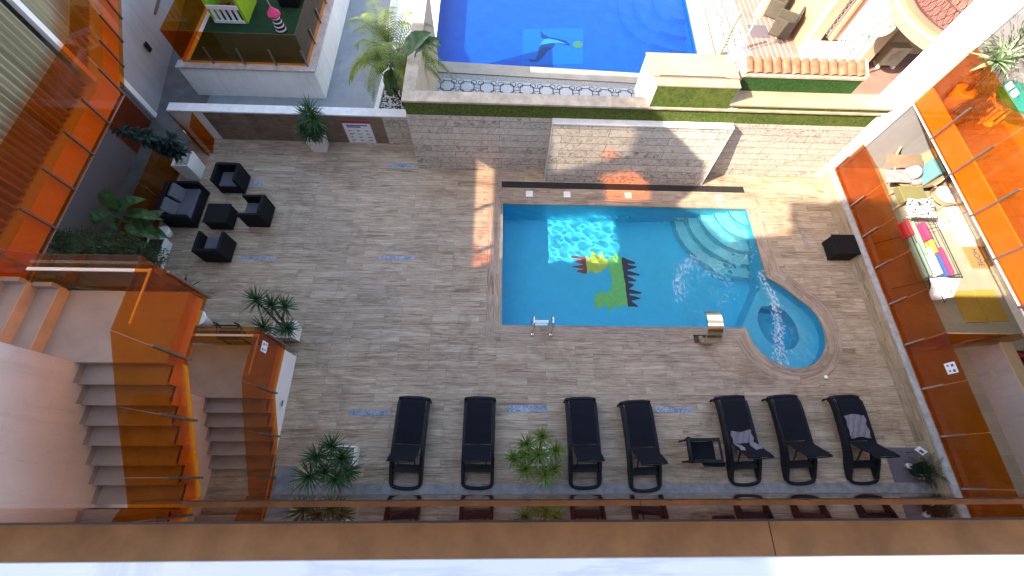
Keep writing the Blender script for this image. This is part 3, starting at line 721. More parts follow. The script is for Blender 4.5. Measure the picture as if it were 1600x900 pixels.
# playhouse, windmill, black box
pc = at(362, 36, 1.0)
t = thing('playhouse', (pc.x, pc.y, 1), 'lime green playhouse with white picket gate on the play turf', 'playhouse')
x0, x1, y0 = pc.x - .52, pc.x + .52, pc.y
for x in (x0, x1 - .09): MB().box(x, x + .09, y0, y0 + 1.1, 1.0, 2.15).build('side_wall', M['lime'], t)
MB().box(x0 + .091, x1 - .091, y0 + 1.0, y0 + 1.09, 1.0, 2.15).build('back_wall', M['lime'], t)
MB().hexa([Vector(p) for p in [(x1 - .05, y0 - .1, 2.16), (x1 + .32, y0 - .1, 1.9), (x1 - .05, y0 + 1.3, 2.16), (x1 + .32, y0 + 1.3, 1.9), (x1 - .05, y0 - .1, 2.22), (x1 + .35, y0 - .1, 1.96), (x1 - .05, y0 + 1.3, 2.22), (x1 + .35, y0 + 1.3, 1.96)]]).build('roof', M['limeroof'], t)
MB().hexa([Vector(p) for p in [(x0 - .3, y0 - .1, 1.9), (x0 + .05, y0 - .1, 2.16), (x0 - .3, y0 + 1.3, 1.9), (x0 + .05, y0 + 1.3, 2.16), (x0 - .33, y0 - .1, 1.96), (x0 + .05, y0 - .1, 2.22), (x0 - .33, y0 + 1.3, 1.96), (x0 + .05, y0 + 1.3, 2.22)]]).build('roof', M['limeroof'], t)
f = MB()
for k in range(5): f.box(x0 + .10 + k * .178, x0 + .19 + k * .178, y0 - .04, y0 - .01, 1.02, 1.55)
f.box(x0 + .05, x1 - .05, y0 - .06, y0 - .041, 1.46, 1.58); f.box(x0 + .05, x1 - .05, y0 - .06, y0 - .041, 1.03, 1.12)
f.build('picket_gate', M['whitepaint'], t)
for dx in (.3, .62): MB().lathe((x0 + dx, y0 + .45, 1.01), ((.05, 0), (.14, .1), (.15, .22), (.08, .32), (.02, .34)), 12).build('cushion', M['redcloth'], t, smooth=True)
a = at(440, 47, 1.0)
t = thing('toy_windmill', (a.x, a.y, 1), 'toy lighthouse windmill with pink cone roof and navy striped tower', 'toy')
MB().lathe((a.x, a.y, .99), ((.16, 0), (.13, .25), (.11, .5)), 12).build('tower', M['navy'], t, smooth=True)
st = MB()
for k in range(4): st.lathe((a.x, a.y, 1.03 + k * .12), ((.163 - k * .013, 0), (.158 - k * .013, .04)), 12)
st.build('stripes', M['whitepaint'], t)
MB().lathe((a.x, a.y, 1.5), ((.21, 0), (.21, .02), (.03, .22)), 6).build('roof', M['hotpink'], t)
MB().tube([(a.x, a.y, 1.7), (a.x - .03, a.y + .03, 2.15)], .015, 6).build('pole', M['peach'], t)
MB().bar((a.x - .12, a.y + .02, 2.0), (a.x + .08, a.y + .02, 2.03), .03).build('sail', M['peach'], t)
a = at(455, 12, 1.0)
t = thing('storage_box', (a.x, a.y, 1), 'dark lidded storage box on the play turf near the toy windmill', 'box')
MB().box(a.x - .35, a.x + .25, a.y, a.y + .6, .992, 1.35).build('body', M['resin'], t, bevel=.02); MB().box(a.x - .37, a.x + .27, a.y - .02, a.y + .62, 1.351, 1.40).build('lid', M['navy'], t, bevel=.01)

# ------------------------------------------------------------------ neighbour's pool terrace
def nb(y, x): return y - (x + 2.3) * .037
struct('neighbour_terrace', MB().tri_poly([[(-2.38, 8.6), (18, 8.6), (18, 20), (-2.38, 20)], [(-2.3, 13.0), (7.0, 12.66), (7.25, 19.9), (-2.3, 19.9)]], -.004), M['pinktile'])
struct('neighbour_mosaic_paving', MB().poly([(-2.13, 8.7), (6.9, 8.7), (6.9, nb(12.27, 6.9)), (-2.13, nb(12.27, -2.1))], 0.0), M['mosaicwhite'])
struct('neighbour_mosaic_paving_side', MB().poly([(8.12, 8.7), (8.95, 8.7), (9.05, 20), (8.2, 20)], 0.0), M['mosaicwhite'])
struct('neighbour_pebble_border', MB().poly([(-2.13, nb(12.27, -2.1)), (7.6, nb(12.27, 7.6)), (7.6, nb(12.5, 7.6)), (-2.13, nb(12.5, -2.1))], .004), M['pebble'])
struct('neighbour_pebble_border_side', MB().poly([(7.62, 8.7), (8.12, 8.7), (8.2, 20), (7.9, 20)], .004), M['pebble'])
struct('neighbour_pool_coping', MB().tri_poly([[(-2.13, 12.5), (7.0, nb(12.5, 7)), (7.02, nb(12.99, 7)), (-2.13, 13.02)]], .03), M['limestone'])
struct('neighbour_pool_coping_side', MB().poly([(7.0, nb(12.5, 7)), (7.62, nb(12.5, 7.6)), (7.9, 20), (7.24, 20)], .03), M['limestone'])
struct('neighbour_pool_coping_far', MB().box(-4.1, -2.28, 13.25, 20, -.05, .03), M['whitepaint'])
mo = MB()
def rsq(cx, cy, a, r, w=.035):
    # rounded-square loop of dark tesserae
    pts = []
    for qx, qy, s_ in ((1, 1, 0), (-1, 1, 1), (-1, -1, 2), (1, -1, 3)):
        for i in range(5):
            th = PI / 2 * s_ + PI / 2 * i / 4; pts.append((cx + qx * (a - r) + r * math.cos(th), cy + qy * (a - r) + r * math.sin(th)))
    m = len(pts)
    for i in range(m):
        p, q = Vector(pts[i]), Vector(pts[(i + 1) % m]); c = Vector((cx, cy))
        dp, dq = (p - c).normalized() * w, (q - c).normalized() * w
        mo.face([(*p, .004), (*q, .004), (*(q - dq), .004), (*(p - dp), .004)])
for k in range(13):
    x = -1.75 + k * .66; y = nb(11.92, x)
    rsq(x, y, .24, .15)
    for dx, dy in ((.21, .21), (-.21, .21), (.21, -.21), (-.21, -.21)): rsq(x + dx, y + dy, .10, .08, .025)
    for dy in (.08, -.06): mo.poly([(x + .24, y + dy), (x + .42, y + dy), (x + .42, y + dy + .022), (x + .24, y + dy + .022)], .004)
for k in range(12):
    y = 12.4 + k * .62
    for x in (8.40, 8.74):
        rsq(x, y + (.3 if x > 8.5 else 0), .19, .12)
        mo.poly([(x - .05, y + .18), (x - .03, y + .18), (x - .03, y + .45), (x - .05, y + .45)], .004)
struct('mosaic_paving_pattern', mo, M['mosaicblack'])
nbp = MB(); PL = [(-2.3, 13.0), (7.0, 12.66), (7.25, 19.9), (-2.3, 19.9)]
for i in range(4):
    a, b = PL[i], PL[(i + 1) % 4]; nbp.face([(a[0], a[1], -.7), (a[0], a[1], .0), (b[0], b[1], .0), (b[0], b[1], -.7)])
nbp.tri_poly([PL], -.7)
struct('neighbour_pool_basin', nbp, M['deeptile'])
for r, z in ((2.5, -.55), (1.9, -.38), (1.2, -.2)):
    q = MB(); c = (7.22, 17.2); q.prism([(7.2, 17.2 + r)] + arc(c, r, PI / 2, 1.5 * PI, 20), -.69, z); struct('neighbour_pool_step', q, M['deeptile'])
nw = water_sheet('neighbour_pool_water', -2.36, 7.3, 12.6, 19.9, -.10, .07, M['deepwater'], ((.9, .002, 5), (.4, .0008, 5)), None)
def dz(px, py): p = at(px, py, -.7); return (p.x, p.y)
t = thing('dolphin_mosaic', (1.9, 14, -.7), 'leaping dolphin with a ball in mosaic on the deep blue pool floor', 'mosaic')
MB().tri_poly([[dz(817, 46), dz(912, 44), dz(911, 100), dz(816, 103)]], -.693).build('background', M['sqblue'], t)
MB().tri_poly([[dz(844, 48), dz(848, 53), dz(857, 58), dz(872, 61), dz(884, 64), dz(891, 70), dz(890, 72), dz(876, 69), dz(868, 68), dz(864, 75), dz(855, 80), dz(848, 90), dz(840, 97), dz(830, 97), dz(824, 93), dz(836, 93), dz(841, 84), dz(842, 75), dz(846, 70), dz(858, 65), dz(852, 61), dz(846, 60)]], -.686).build('dolphin', M['dolphin'], t)
MB().tri_poly([[dz(850, 62), dz(858, 61), dz(872, 64), dz(886, 70), dz(874, 68), dz(862, 68), dz(850, 70), dz(843, 71)]], -.680).build('dolphin_belly', M['dolphinlight'], t)
MB().tri_poly([[dz(903 + 8 * math.cos(k * .524), 70 + 5.5 * math.sin(k * .524)) for k in range(12)]], -.686).build('ball', M['ballgreen'], t)

# ------------------------------------------------------------------ staircases
def vpanel(axis, c, a, b, t=.012):
    """glass panel on plane x=c ('x') or y=c ('y'); a,b = ((u,zbot,ztop) at each end)"""
    m = MB(); P = []
    for w in (c - t / 2, c + t / 2):
        q = [(a[0], a[1]), (b[0], b[1]), (b[0], b[2]), (a[0], a[2])]
        P.append([Vector((w, u, z)) if axis == 'x' else Vector((u, w, z)) for u, z in q])
    cen = sum((p for q in P for p in q), Vector()) / 8
    for q in [P[0], P[1]] + [[P[0][i], P[0][(i + 1) % 4], P[1][(i + 1) % 4], P[1][i]] for i in range(4)]:
        nn = (q[1] - q[0]).cross(q[2] - q[0]); fc = (q[0] + q[1] + q[2] + q[3]) / 4
        m.face(q if nn.dot(fc - cen) > 0 else q[::-1])
    return m
def staircase(zl, label, upper):
    t = thing('staircase', (-5.4, 1.5, zl), label, 'staircase')
    T, Rz, NS = .27, .175, 7
    MB().box(-6.62, -4.815, 1.531, 2.66, zl - .17, zl).build('landing', M['step'], t)
    st = MB(); ed = MB()
    for i in range(NS):
        y1 = 1.53 - T * i; z = zl - Rz * (i + 1)
        if y1 - T < -.9 : break
        st.box(-6.1, -4.815, y1 - T, y1 + .02, max(z - .19, -.03 if not upper else z - .19), z)
        ed.box(-6.1, -4.815, y1 - T - .012, y1 - T + .02, z - .03, z + .002)
    st.build('tread', M['step'], t); ed.build('nosing', M['step'], t)
    # the flight that climbs on towards the left
    rs = MB(); tr = MB()
    for k in range(9):
        x = -6.625 - .30 * k; z = zl + Rz * k
        rs.box(x, x + .012, 1.56, 2.64, z + .001, z + Rz)
        tr.box(x - .30, x, 1.56, 2.66, z + Rz - .12, z + Rz)
        tr.box(x - .28, x + .0, 2.60, 2.665, z + Rz + .001, z + Rz + .12)
    rs.build('riser', M['riser'], t); tr.build('upper_tread', M['step'], t)
    sk = MB()
    for i in range(NS):
        y1 = 1.53 - T * i; z = zl - Rz * (i + 1)
        sk.box(-6.099, -6.09, y1 - T, y1 - .001, z + .002, z + .09)
    sk.build('skirting', M['step'], t)
    # white stringer under the treads: stepped top, straight foot, partly covered by the glass
    prof = [(2.66, zl - .001), (1.53, zl - .001)]
    for i in range(NS):
        y1 = 1.53 - T * i; z = zl - Rz * (i + 1)
        if y1 - T < -.9: break
        prof += [(y1, max(z, .002)), (y1 - T, max(z, .002))]
    ye = prof[-1][0]; foot = (lambda y: zl - .33 if y > 1.6 else zl - .45 - (1.6 - y) * .65) if upper else (lambda y: .0)
    ft = [(ye, foot(ye)), (1.59, foot(1.59)), (1.61, foot(1.61)), (2.66, foot(2.66))]
    MB().plate([(-4.845, y, z) for y, z in prof + ft], (1, 0, 0), .03).build('stringer', M['whitepaint'], t)
    # amber glass
    gx = -4.80; cuts = [2.70, 1.66, .82, .0, -.50]
    dn = .31 if upper else .19
    def bt(y): return (zl - dn) if y > 1.6 else max(zl - dn - .03 - (1.6 - y) * .65, .02)
    def tp(y): return zl + 1.12 if y > 1.6 else zl + 1.12 - (1.6 - y) * .62
    for i in range(4):
        a, b = cuts[i] - .006, cuts[i + 1] + .006
        vpanel('x', gx + .05, (a, bt(a), tp(a)), (b, bt(b), tp(b))).build('glass_panel', M['amber'], t)
    for y in cuts[:-1]:
        w = .03
        MB().bar((gx + .075, y, bt(y) - .02), (gx + .075, y, bt(y) + (.78 if y < 2 else .95)), .035, .055, up=(1, 0, 0)).build('bracket', M['bracket'], t)
    def zs(x): return zl if x > -6.6 else zl + (-6.6 - x) * .583
    xs = [-4.74, -6.1, -7.3, -8.5]
    for i in range(3):
        a, b = xs[i] - .006, xs[i + 1] + .006
        vpanel('y', 2.705, (a, zs(a) - .16, zs(a) + 1.12), (b, zs(b) - .16, zs(b) + 1.12)).build('glass_panel', M['amber'], t)
    streak_bar = MB()
    streak_bar.box(-6.5, -4.84, 2.62, 2.665, zl + .78, zl + .80)
    streak_bar.build('handrail', M['whitepaint'], t)  # white bar standing in for a bright streak reflected in the glass
    side_streak_bar = MB(); side_streak_bar.box(-4.84, -4.815, 1.85, 2.665, zl + .80, zl + .82); side_streak_bar.build('handrail', M['whitepaint'], t)  # same stand-in for the reflected streak along the side glass
    return t
staircase(3.92, 'upper amber-glazed staircase with its landing high over the deck', True)
lo = staircase(.95, 'lower amber-glazed staircase rising from the deck, white paper sign on its glass', False)
MB().box(-4.774, -4.762, 1.45, 1.58, .28, .33).build('wall_lamp', M['bracket'], lo)
w = thing('stair_wall', (-6.6, 0, 0), 'tall pale pinkish plaster wall beside the staircase flights', 'wall')
MB().box(-9.3, -6.1, -6, 1.53, 0, 7.4).build('plaster', M['pinkwall'], w)
def card(px, py, X, w_, h_, label, parent=None):
    d = ray(px, py); tt = X / d.x; p = Vector((X, d.y * tt, H + d.z * tt))
    t = thing('paper_sign', p, label, 'sign')
    MB().box(X, X + .004, p.y - w_ / 2, p.y + w_ / 2, p.z - h_ / 2, p.z + h_ / 2).build('sheet', M['paper'], t)
    for k, (a, b) in enumerate(((-.28, .2), (.22, .2), (-.25, -.2), (.25, -.22))):
        s2 = .12 if k < 2 else .09
        MB().box(X - .001, X + .005, p.y + (a - s2) * w_, p.y + (a + s2) * w_, p.z + (b - s2) * h_, p.z + (b + s2) * h_).build('icon', M['signblue'], t)
    return t
card(413, 542, -4.735, .22, .22, 'white paper notice with blue icons taped to the stair glass')

# ------------------------------------------------------------------ right-hand building: terrace, wall, upper balcony
t = thing('terrace_wall', (10, 4, 0), 'low wood-clad terrace wall with a grey marble cap along the deck', 'wall')
MB().box(9.86, 10.12, -1.2, 8.468, 0, .44).build('cladding', M['clad'], t)
MB().box(9.85, 9.985, -1.2, 8.468, .441, .49).build('cap', M['greycap'], t, bevel=.006)
struct('terrace_floor', MB().box(10.121, 14.2, -1.2, 8.49, .2, .42), M['concrete'])
t = thing('terrace_railing', (10.06, 4, .45), 'amber glass railing with steel brackets along the furnished terrace', 'railing')
ys = [8.40, 7.03, 6.02, 5.05, 4.02, 2.95]; ys2 = [2.95, 1.88, .82, -.24, -1.2]
for L in (ys, ys2):
    for a, b in zip(L, L[1:]): vpanel('x', 10.06, (a - .008, .43, 1.50), (b + .008, .43, 1.50)).build('glass_panel', M['amber'], t)
for y in ys + ys2[1:-1]:
    MB().bar((10.03, y, .50), (10.03, y, 1.0), .035, .05, up=(1, 0, 0)).build('bracket', M['steel'], t)
    MB().bar((10.10, y, .44), (10.10, y, 1.45), .022, .03, up=(1, 0, 0)).build('post', M['peach'], t)
t = thing('glass_gate', (10.8, 2.95, .43), 'amber glass partition and open gate leaf between the terrace and the corridor', 'gate')
vpanel('y', 2.93, (10.10, .44, 1.50), (11.55, .44, 1.50)).build('fixed_panel', M['amber'], t)
MB().plate([(10.5, 2.80, .5), (12.6, 3.02, .5), (12.6, 3.02, 1.5), (10.5, 2.80, 1.5)], (0.1, -1, 0), .012).build('leaf', M['amber'], t)
MB().bar((10.1, 2.93, 1.50), (11.55, 2.93, 1.50), .03, .03).build('top_rail', M['peach'], t)
t = thing('corridor_wall', (11.7, 1, .4), 'low white wall with a ledge and vent grille inside the amber railing', 'wall')
MB().box(11.62, 11.80, -1.2, 2.80, .421, 1.18).build('body', M['greywall'], t)
MB().box(11.58, 11.86, -1.2, 2.82, 1.181, 1.22).build('ledge', M['cream'], t)
MB().box(11.61, 11.6195, 2.0, 2.3, .72, .84).build('vent_grille', M['acgrey'], t)
t = thing('toy_pile', (12.3, 2.4, .42), 'dark basket with red things beyond the corridor ledge', 'basket')
MB().box(11.95, 12.8, 1.2, 2.7, .421, 1.0).build('basket', M['resin'], t, bevel=.03); MB().tube([(12.0, 2.6, 1.03), (12.3, 2.5, 1.05), (12.6, 2.55, 1.03)], .05, 8).build('red_roll', M['redcloth'], t, smooth=True)
t = thing('pilaster', (10, 8.6, 0), 'tall bright white wall end between the marble wall and the balconies', 'wall')
MB().box(9.73, 10.30, 8.471, 8.95, 0, 9.3).build('plaster', M['whitepaint'], t)
t = thing('terrace_building', (13, 4, 0), 'white apartment wall with door recess behind the terrace', 'building')
MB().box(10.31, 14.4, 8.50, 8.80, .0, 9.3).build('end_wall', M['greywall'], t)
MB().box(12.86, 14.4, 5.82, 8.495, .421, 2.84).build('wall', M['white'], t)
MB().box(13.32, 14.4, -1.2, 5.18, .421, 2.84).build('wall', M['white'], t)
MB().box(13.50, 14.4, 5.181, 5.819, .421, 2.84).build('door', M['whitepaint'], t)
MB().box(10.31, 14.4, -1.2, 8.495, 2.90, 3.12).build('balcony_slab', M['white'], t)
MB().box(10.29, 10.34, -1.2, 8.46, 2.87, 3.30).build('balcony_edge', M['whitepaint'], t)
MB().box(10.341, 13.099, -1.2, 8.494, 3.121, 3.14).build('balcony_floor', M['brownfloor'], t)
MB().box(13.1, 14.4, -1.2, 8.495, 3.121, 6.2).build('upper_wall', M['white'], t)
t = thing('balcony_railing', (10.25, 5, 2.86), 'bright amber glass railing of the upper balcony on the white wall', 'railing')
yb = [8.45, 7.30, 6.24, 5.14, 4.08, 3.02, 1.96, .9, -.2]
for a, b in zip(yb, yb[1:]): vpanel('x', 10.25, (a - .006, 2.86, 4.36), (b + .006, 2.86, 4.36)).build('glass_panel', M['amber'], t)
for y in yb[1:-1]: MB().bar((10.215, y, 2.84), (10.215, y, 3.78), .04, .05, up=(1, 0, 0)).build('bracket', M['bracket'], t)
MB().box(10.228, 10.272, -.2, 8.46, 2.835, 2.858).build('bottom_trim', M['whitepaint'], t)

# ------------------------------------------------------------------ left-hand building with curtains
t = thing('curtained_building', (-9.5, 5, 0), 'left-hand building with cream curtains, amber balcony glass and an added sun-blocking wall above', 'building')
MB().box(-12.2, -10.7, -6, 10.3, 0, 3.0).build('ground_wall', M['darkwall'], t)
sl = [(-8.87, -6), (-8.87, 8.17), (-10.22, 11.7), (-12.2, 11.7), (-12.2, -6)]
MB().prism(sl, 2.66, 3.13).build('balcony_slab', M['whitepaint'], t)
MB().prism(sl, 5.85, 6.10).build('ceiling_slab', M['white'], t)
MB().box(-14, -10.9, -8, 11.7, 3.131, 5.849).build('inner_wall', M['white'], t)
MB().box(-14.5, -10.9, -12, 9.3, 6.101, 7.85).build('sun_block', M['white'], t)  # unseen block added to keep low sun off the left side
MB().box(-9.10, -8.98, 8.02, 8.14, 3.131, 5.849).build('corner_post', M['whitepaint'], t)
def curtain(p0, p1, z0, z1, folds):
    m = MB(); p0, p1 = Vector(p0), Vector(p1); d = (p1 - p0); L = d.length; d.normalize(); nn = Vector((-d.y, d.x)); N = folds * 6; pr = None; rr = random.Random(folds)
    ph = 0; pts = []
    for i in range(N + 1):
        u = i / N; a = .05 * math.sin(u * folds * 2 * PI + math.sin(u * 17) * 1.2) + .012 * math.sin(u * folds * 5.1)
        q = p0 + d * L * u + nn * a; pts.append((q, u * L))
    for (a, ua), (b, ub) in zip(pts, pts[1:]): m.face([(a.x, a.y, z0), (b.x, b.y, z0), (b.x, b.y, z1), (a.x, a.y, z1)], [(ua, z0), (ub, z0), (ub, z1), (ua, z1)])
    return m
curtain((-9.13, 0.5), (-9.13, 7.90), 3.16, 5.84, 46).build('curtain', M['curtain'], t)
curtain((-9.24, 8.25), (-10.40, 11.3), 3.16, 5.84, 20).build('curtain', M['curtain'], t)
yl = [8.20, 7.29, 6.40, 5.46, 4.54, 3.62, 2.70, 1.78]
for a, b in zip(yl, yl[1:]): vpanel('x', -8.80, (a - .004, 2.65, 4.06), (b + .004, 2.65, 4.06)).build('glass_panel', M['amber'], t)
for y in yl: MB().bar((-8.775, y - .02, 2.66), (-8.775, y - .02, 3.36), .035, .05, up=(1, 0, 0)).build('bracket', M['bracket'], t)
MB().box(-8.815, -8.785, 1.78, 8.21, 2.63, 2.649).build('glass_trim', M['steel'], t)
e = Vector((-1.37, 3.55)).normalized(); c0 = Vector((-8.80, 8.21)); nrm = Vector((e.y, -e.x))
for k in range(4):
    a, b = c0 + e * (.93 * k + .01), c0 + e * (.93 * k + .925)
    MB().plate([(a.x, a.y, 2.65), (b.x, b.y, 2.65), (b.x, b.y, 4.06), (a.x, a.y, 4.06)], (nrm.x, nrm.y, 0), .012).build('glass_panel', M['amber'], t)
    q = c0 + e * .93 * (k + 1) + nrm * .03; MB().bar((q.x, q.y, 2.66), (q.x, q.y, 3.36), .035, .05, up=(1, 0, 0)).build('bracket', M['bracket'], t)
# added wall, never in view: outline and openings shape the sun on the courtyard
def shaft(outer, holes, x0, x1, mat, name, parent):
    m = MB(); loops = [outer] + holes
    for x, fl in ((x1, False), (x0, True)):
        L = [[Vector((y, z, 0)) for y, z in l] for l in loops]; flat = [p for l in L for p in l]
        for tr in tessellate_polygon(L):
            q = [Vector((x, flat[i].x, flat[i].y)) for i in tr]
            m.face(q)
    for l in loops:
        for i in range(len(l)):
            a, b = l[i], l[(i + 1) % len(l)]; m.face([(x0, a[0], a[1]), (x1, a[0], a[1]), (x1, b[0], b[1]), (x0, b[0], b[1])])
    return m.build(name, mat, parent)
outer = [(-16, 6.101), (9.45, 6.101), (6.0, 12.4), (2.0, 12.4), (1.75, 11.6), (1.45, 11.1), (-.15, 11.9), (-.9, 13.7), (.15, 13.9), (-1.2, 16.5), (-16, 16.5)]  # silhouette worked back from the edge of the sunlit area
holes = [[(.75, 6.42), (5.05, 6.42), (5.05, 6.96), (.75, 6.96)], [(.8, 7.02), (3.15, 7.02), (2.2, 9.2), (-.25, 9.2)], [(4.05, 9.9), (3.05, 11.9), (2.95, 10.98), (3.75, 8.5)], [(2.35, 9.45), (3.2, 9.45), (2.75, 10.65), (1.85, 10.6)]]  # openings placed to throw the wanted patches of sun
shaft(outer, holes, -9.0, -8.82, M['white'], 'upper_wall', t)
MB().box(-8.93, -8.915, 1.8, 3.25, 9.4, 10.7).build('amber_sun_pane', M['ambersolid'], t)  # unseen amber pane placed to tint one opening's sun orange
MB().box(-8.93, -8.915, .7, 5.1, 6.40, 6.98).build('pale_sun_pane', M['paleglass'], t)  # added pane, dims the sun to stand in for reflected window light
MB().box(-8.93, -8.915, 2.9, 4.1, 8.45, 9.395).build('dim_sun_pane', M['dimglass'], t); MB().box(-8.93, -8.915, 3.27, 4.1, 9.396, 10.7).build('dim_sun_pane', M['dimglass'], t); MB().box(-8.93, -8.915, 2.9, 4.1, 10.701, 11.95).build('dim_sun_pane', M['dimglass'], t)  # more added panes, a softer stand-in for reflected light on the waterfall panel
for (y0, z0, y1, z1) in ((1.6, 7.15, .9, 8.25), (2.5, 7.15, 1.8, 8.25)): MB().bar((-8.92, y0, z0), (-8.92, y1, z1), .05, .05).build('sun_patch_bar', M['darkmetal'], t)  # added bars that draw dark lines across the pool's light patch
for y in (2.1, 3.5): MB().box(-8.94, -8.9, y, y + .10, 6.40, 6.97).build('sun_strip_bar', M['darkmetal'], t)  # added bars breaking up the strip of light beside the pool
# gable building and the amber door below the balcony
t = thing('gable_building', (-11.2, 13, 0), 'grey plastered gable wall rising behind the curtained building', 'building')
gw = [(-10.62, 10.3), (-11.2, 14.1), (-11.9, 19), (-13.6, 19), (-13.6, 10.3)]
MB().prism(gw, 0, 5.9).build('wall', M['greywall'], t)
MB().box(-10.82, -10.60, 10.13, 10.297, 0, 2.7).build('wall_end', M['whitepaint'], t)
MB().bar((-11.10, 13.6, .95), (-11.55, 16.9, 1.0), .07, .05).build('pipe', M['bracket'], t)
a = Vector((-10.85, 11.9)); MB().box(-10.84, -10.80, 12.0, 12.16, .8, 1.05).build('socket', M['resin'], t)
t = thing('amber_door', (-10.6, 9.6, 0), 'dark amber glass door below the curtained balcony', 'door')
MB().box(-10.66, -10.648, 8.75, 9.95, .02, 2.1).build('leaf', M['amber'], t); MB().tube([(-10.6, 8.85, 1.0), (-10.56, 8.85, 1.02), (-10.56, 8.85, 1.25)], .015, 6).build('handle', M['chrome'], t)
# low amber screens at the left edge of the deck
t = thing('deck_screen', (-9.2, 7, 0), 'dark amber glass screen along the left edge of the deck behind the sofa', 'screen')
for a, b in ((8.3, 6.9), (6.88, 5.5), (5.48, 4.1)): vpanel('x', -9.2, (a, .03, 1.05), (b, .03, 1.05)).build('glass_panel', M['amber'], t)
for y in (8.3, 6.89, 5.49): MB().bar((-9.17, y, .0), (-9.17, y, .9), .03, .04, up=(1, 0, 0)).build('bracket', M['bracket'], t)
MB().box(-9.24, -9.16, 4.1, 8.3, 0, .028).build('bottom_rail', M['greycap'], t)
t = thing('glass_gate', (-8.9, 8.9, 0), 'open amber glass gate with a chrome handle beside the fig planter', 'gate')
for P in (((-8.58, 8.72), (-9.25, 9.30)), ((-8.60, 9.33), (-8.50, 8.78))):
    (xa, ya), (xb, yb_) = P; d = Vector((xb - xa, yb_ - ya)).normalized()
    MB().plate([(xa, ya, .03), (xb, yb_, .03), (xb, yb_, 1.06), (xa, ya, 1.06)], (-d.y, d.x, 0), .012).build('glass_leaf', M['amber'], t)
MB().bar((-8.58, 8.70, .02), (-9.25, 9.28, .02), .04, .03).build('bottom_rail', M['bracket'], t)
MB().tube([(-8.72, 8.78, .8), (-8.69, 8.72, .82), (-8.67, 8.70, .9), (-8.71, 8.74, .98)], .016, 8).build('handle', M['chrome'], t, smooth=True)

# ------------------------------------------------------------------ own building under the camera
def own():
    t = thing('balcony_facade', (0, -.5, 0), 'tan-floored balconies with amber glass fronts seen edge-on below the viewer', 'building')
    MB().box(-14, 14.4, -8, -1.62, 0, 8.60).build('wall', M['white'], t)
    MB().box(-14, 14.4, -8, -.42, 8.61, 8.934).build('slab_core', M['white'], t)
    yw0 = at(0, 881, 8.95).y; yw1 = at(1600, 867.5, 8.95).y; x0 = at(0, 881, 8.95).x; x1 = at(1600, 867.5, 8.95).x
    k = (yw1 - yw0) / (x1 - x0); yl_, yr = yw0 + k * (-14 - x0), yw0 + k * (14.4 - x0)
    MB().hexa([Vector(p) for p in [(-14, -8, 8.935), (14.4, -8, 8.935), (-14, yl_, 8.935), (14.4, yr, 8.935), (-14, -8, 8.95), (14.4, -8, 8.95), (-14, yl_, 8.95), (14.4, yr, 8.95)]]).build('top_slab', M['slabmarble'], t)
    for z, xl, xr in ((5.94, -13, 14), (2.97, -4.62, 9.9)):
        MB().box(xl, xr, -1.619, -.31, z - .24, z - .006).build('floor_slab', M['cream'], t)
        MB().box(xl, xr, -1.6, -.315, z - .005, z).build('floor_tiles', M['tan'], t)
        jx = at(1200, 812, z).x if z > 5 else at(1000, 780, z).x
        MB().box(jx - .004, jx + .004, -1.6, -.316, z + .0005, z + .0015).build('floor_joint', M['darkmetal'], t)
        xs = [xl]; 
        while xs[-1] < xr - .4: xs.append(min(xr, xs[-1] + 1.02))
        for a, b in zip(xs, xs[1:]): vpanel('y', -.272, (a + .005, z - .52, z + 1.0), (b - .005, z - .52, z + 1.0)).build('glass_panel', M['facadeglass'], t)
        MB().box(xl, xr, -.279, -.265, z + 1.0015, z + 1.006).build('top_trim', M['darkmetal'], t)
        for x in xs[1:-1]: MB().bar((x, -.295, z - .1), (x, -.295, z + .55), .04, .03, up=(0, 1, 0)).build('bracket', M['bracket'], t)
own()
struct('deck_edge', MB().box(-4.25, 9.84, -.33, -.13, .001, .035), M['deckedge'])
struct('deck_edge_left', MB().box(-4.7, -4.3, -.33, .22, .001, .03), M['deckedge'])

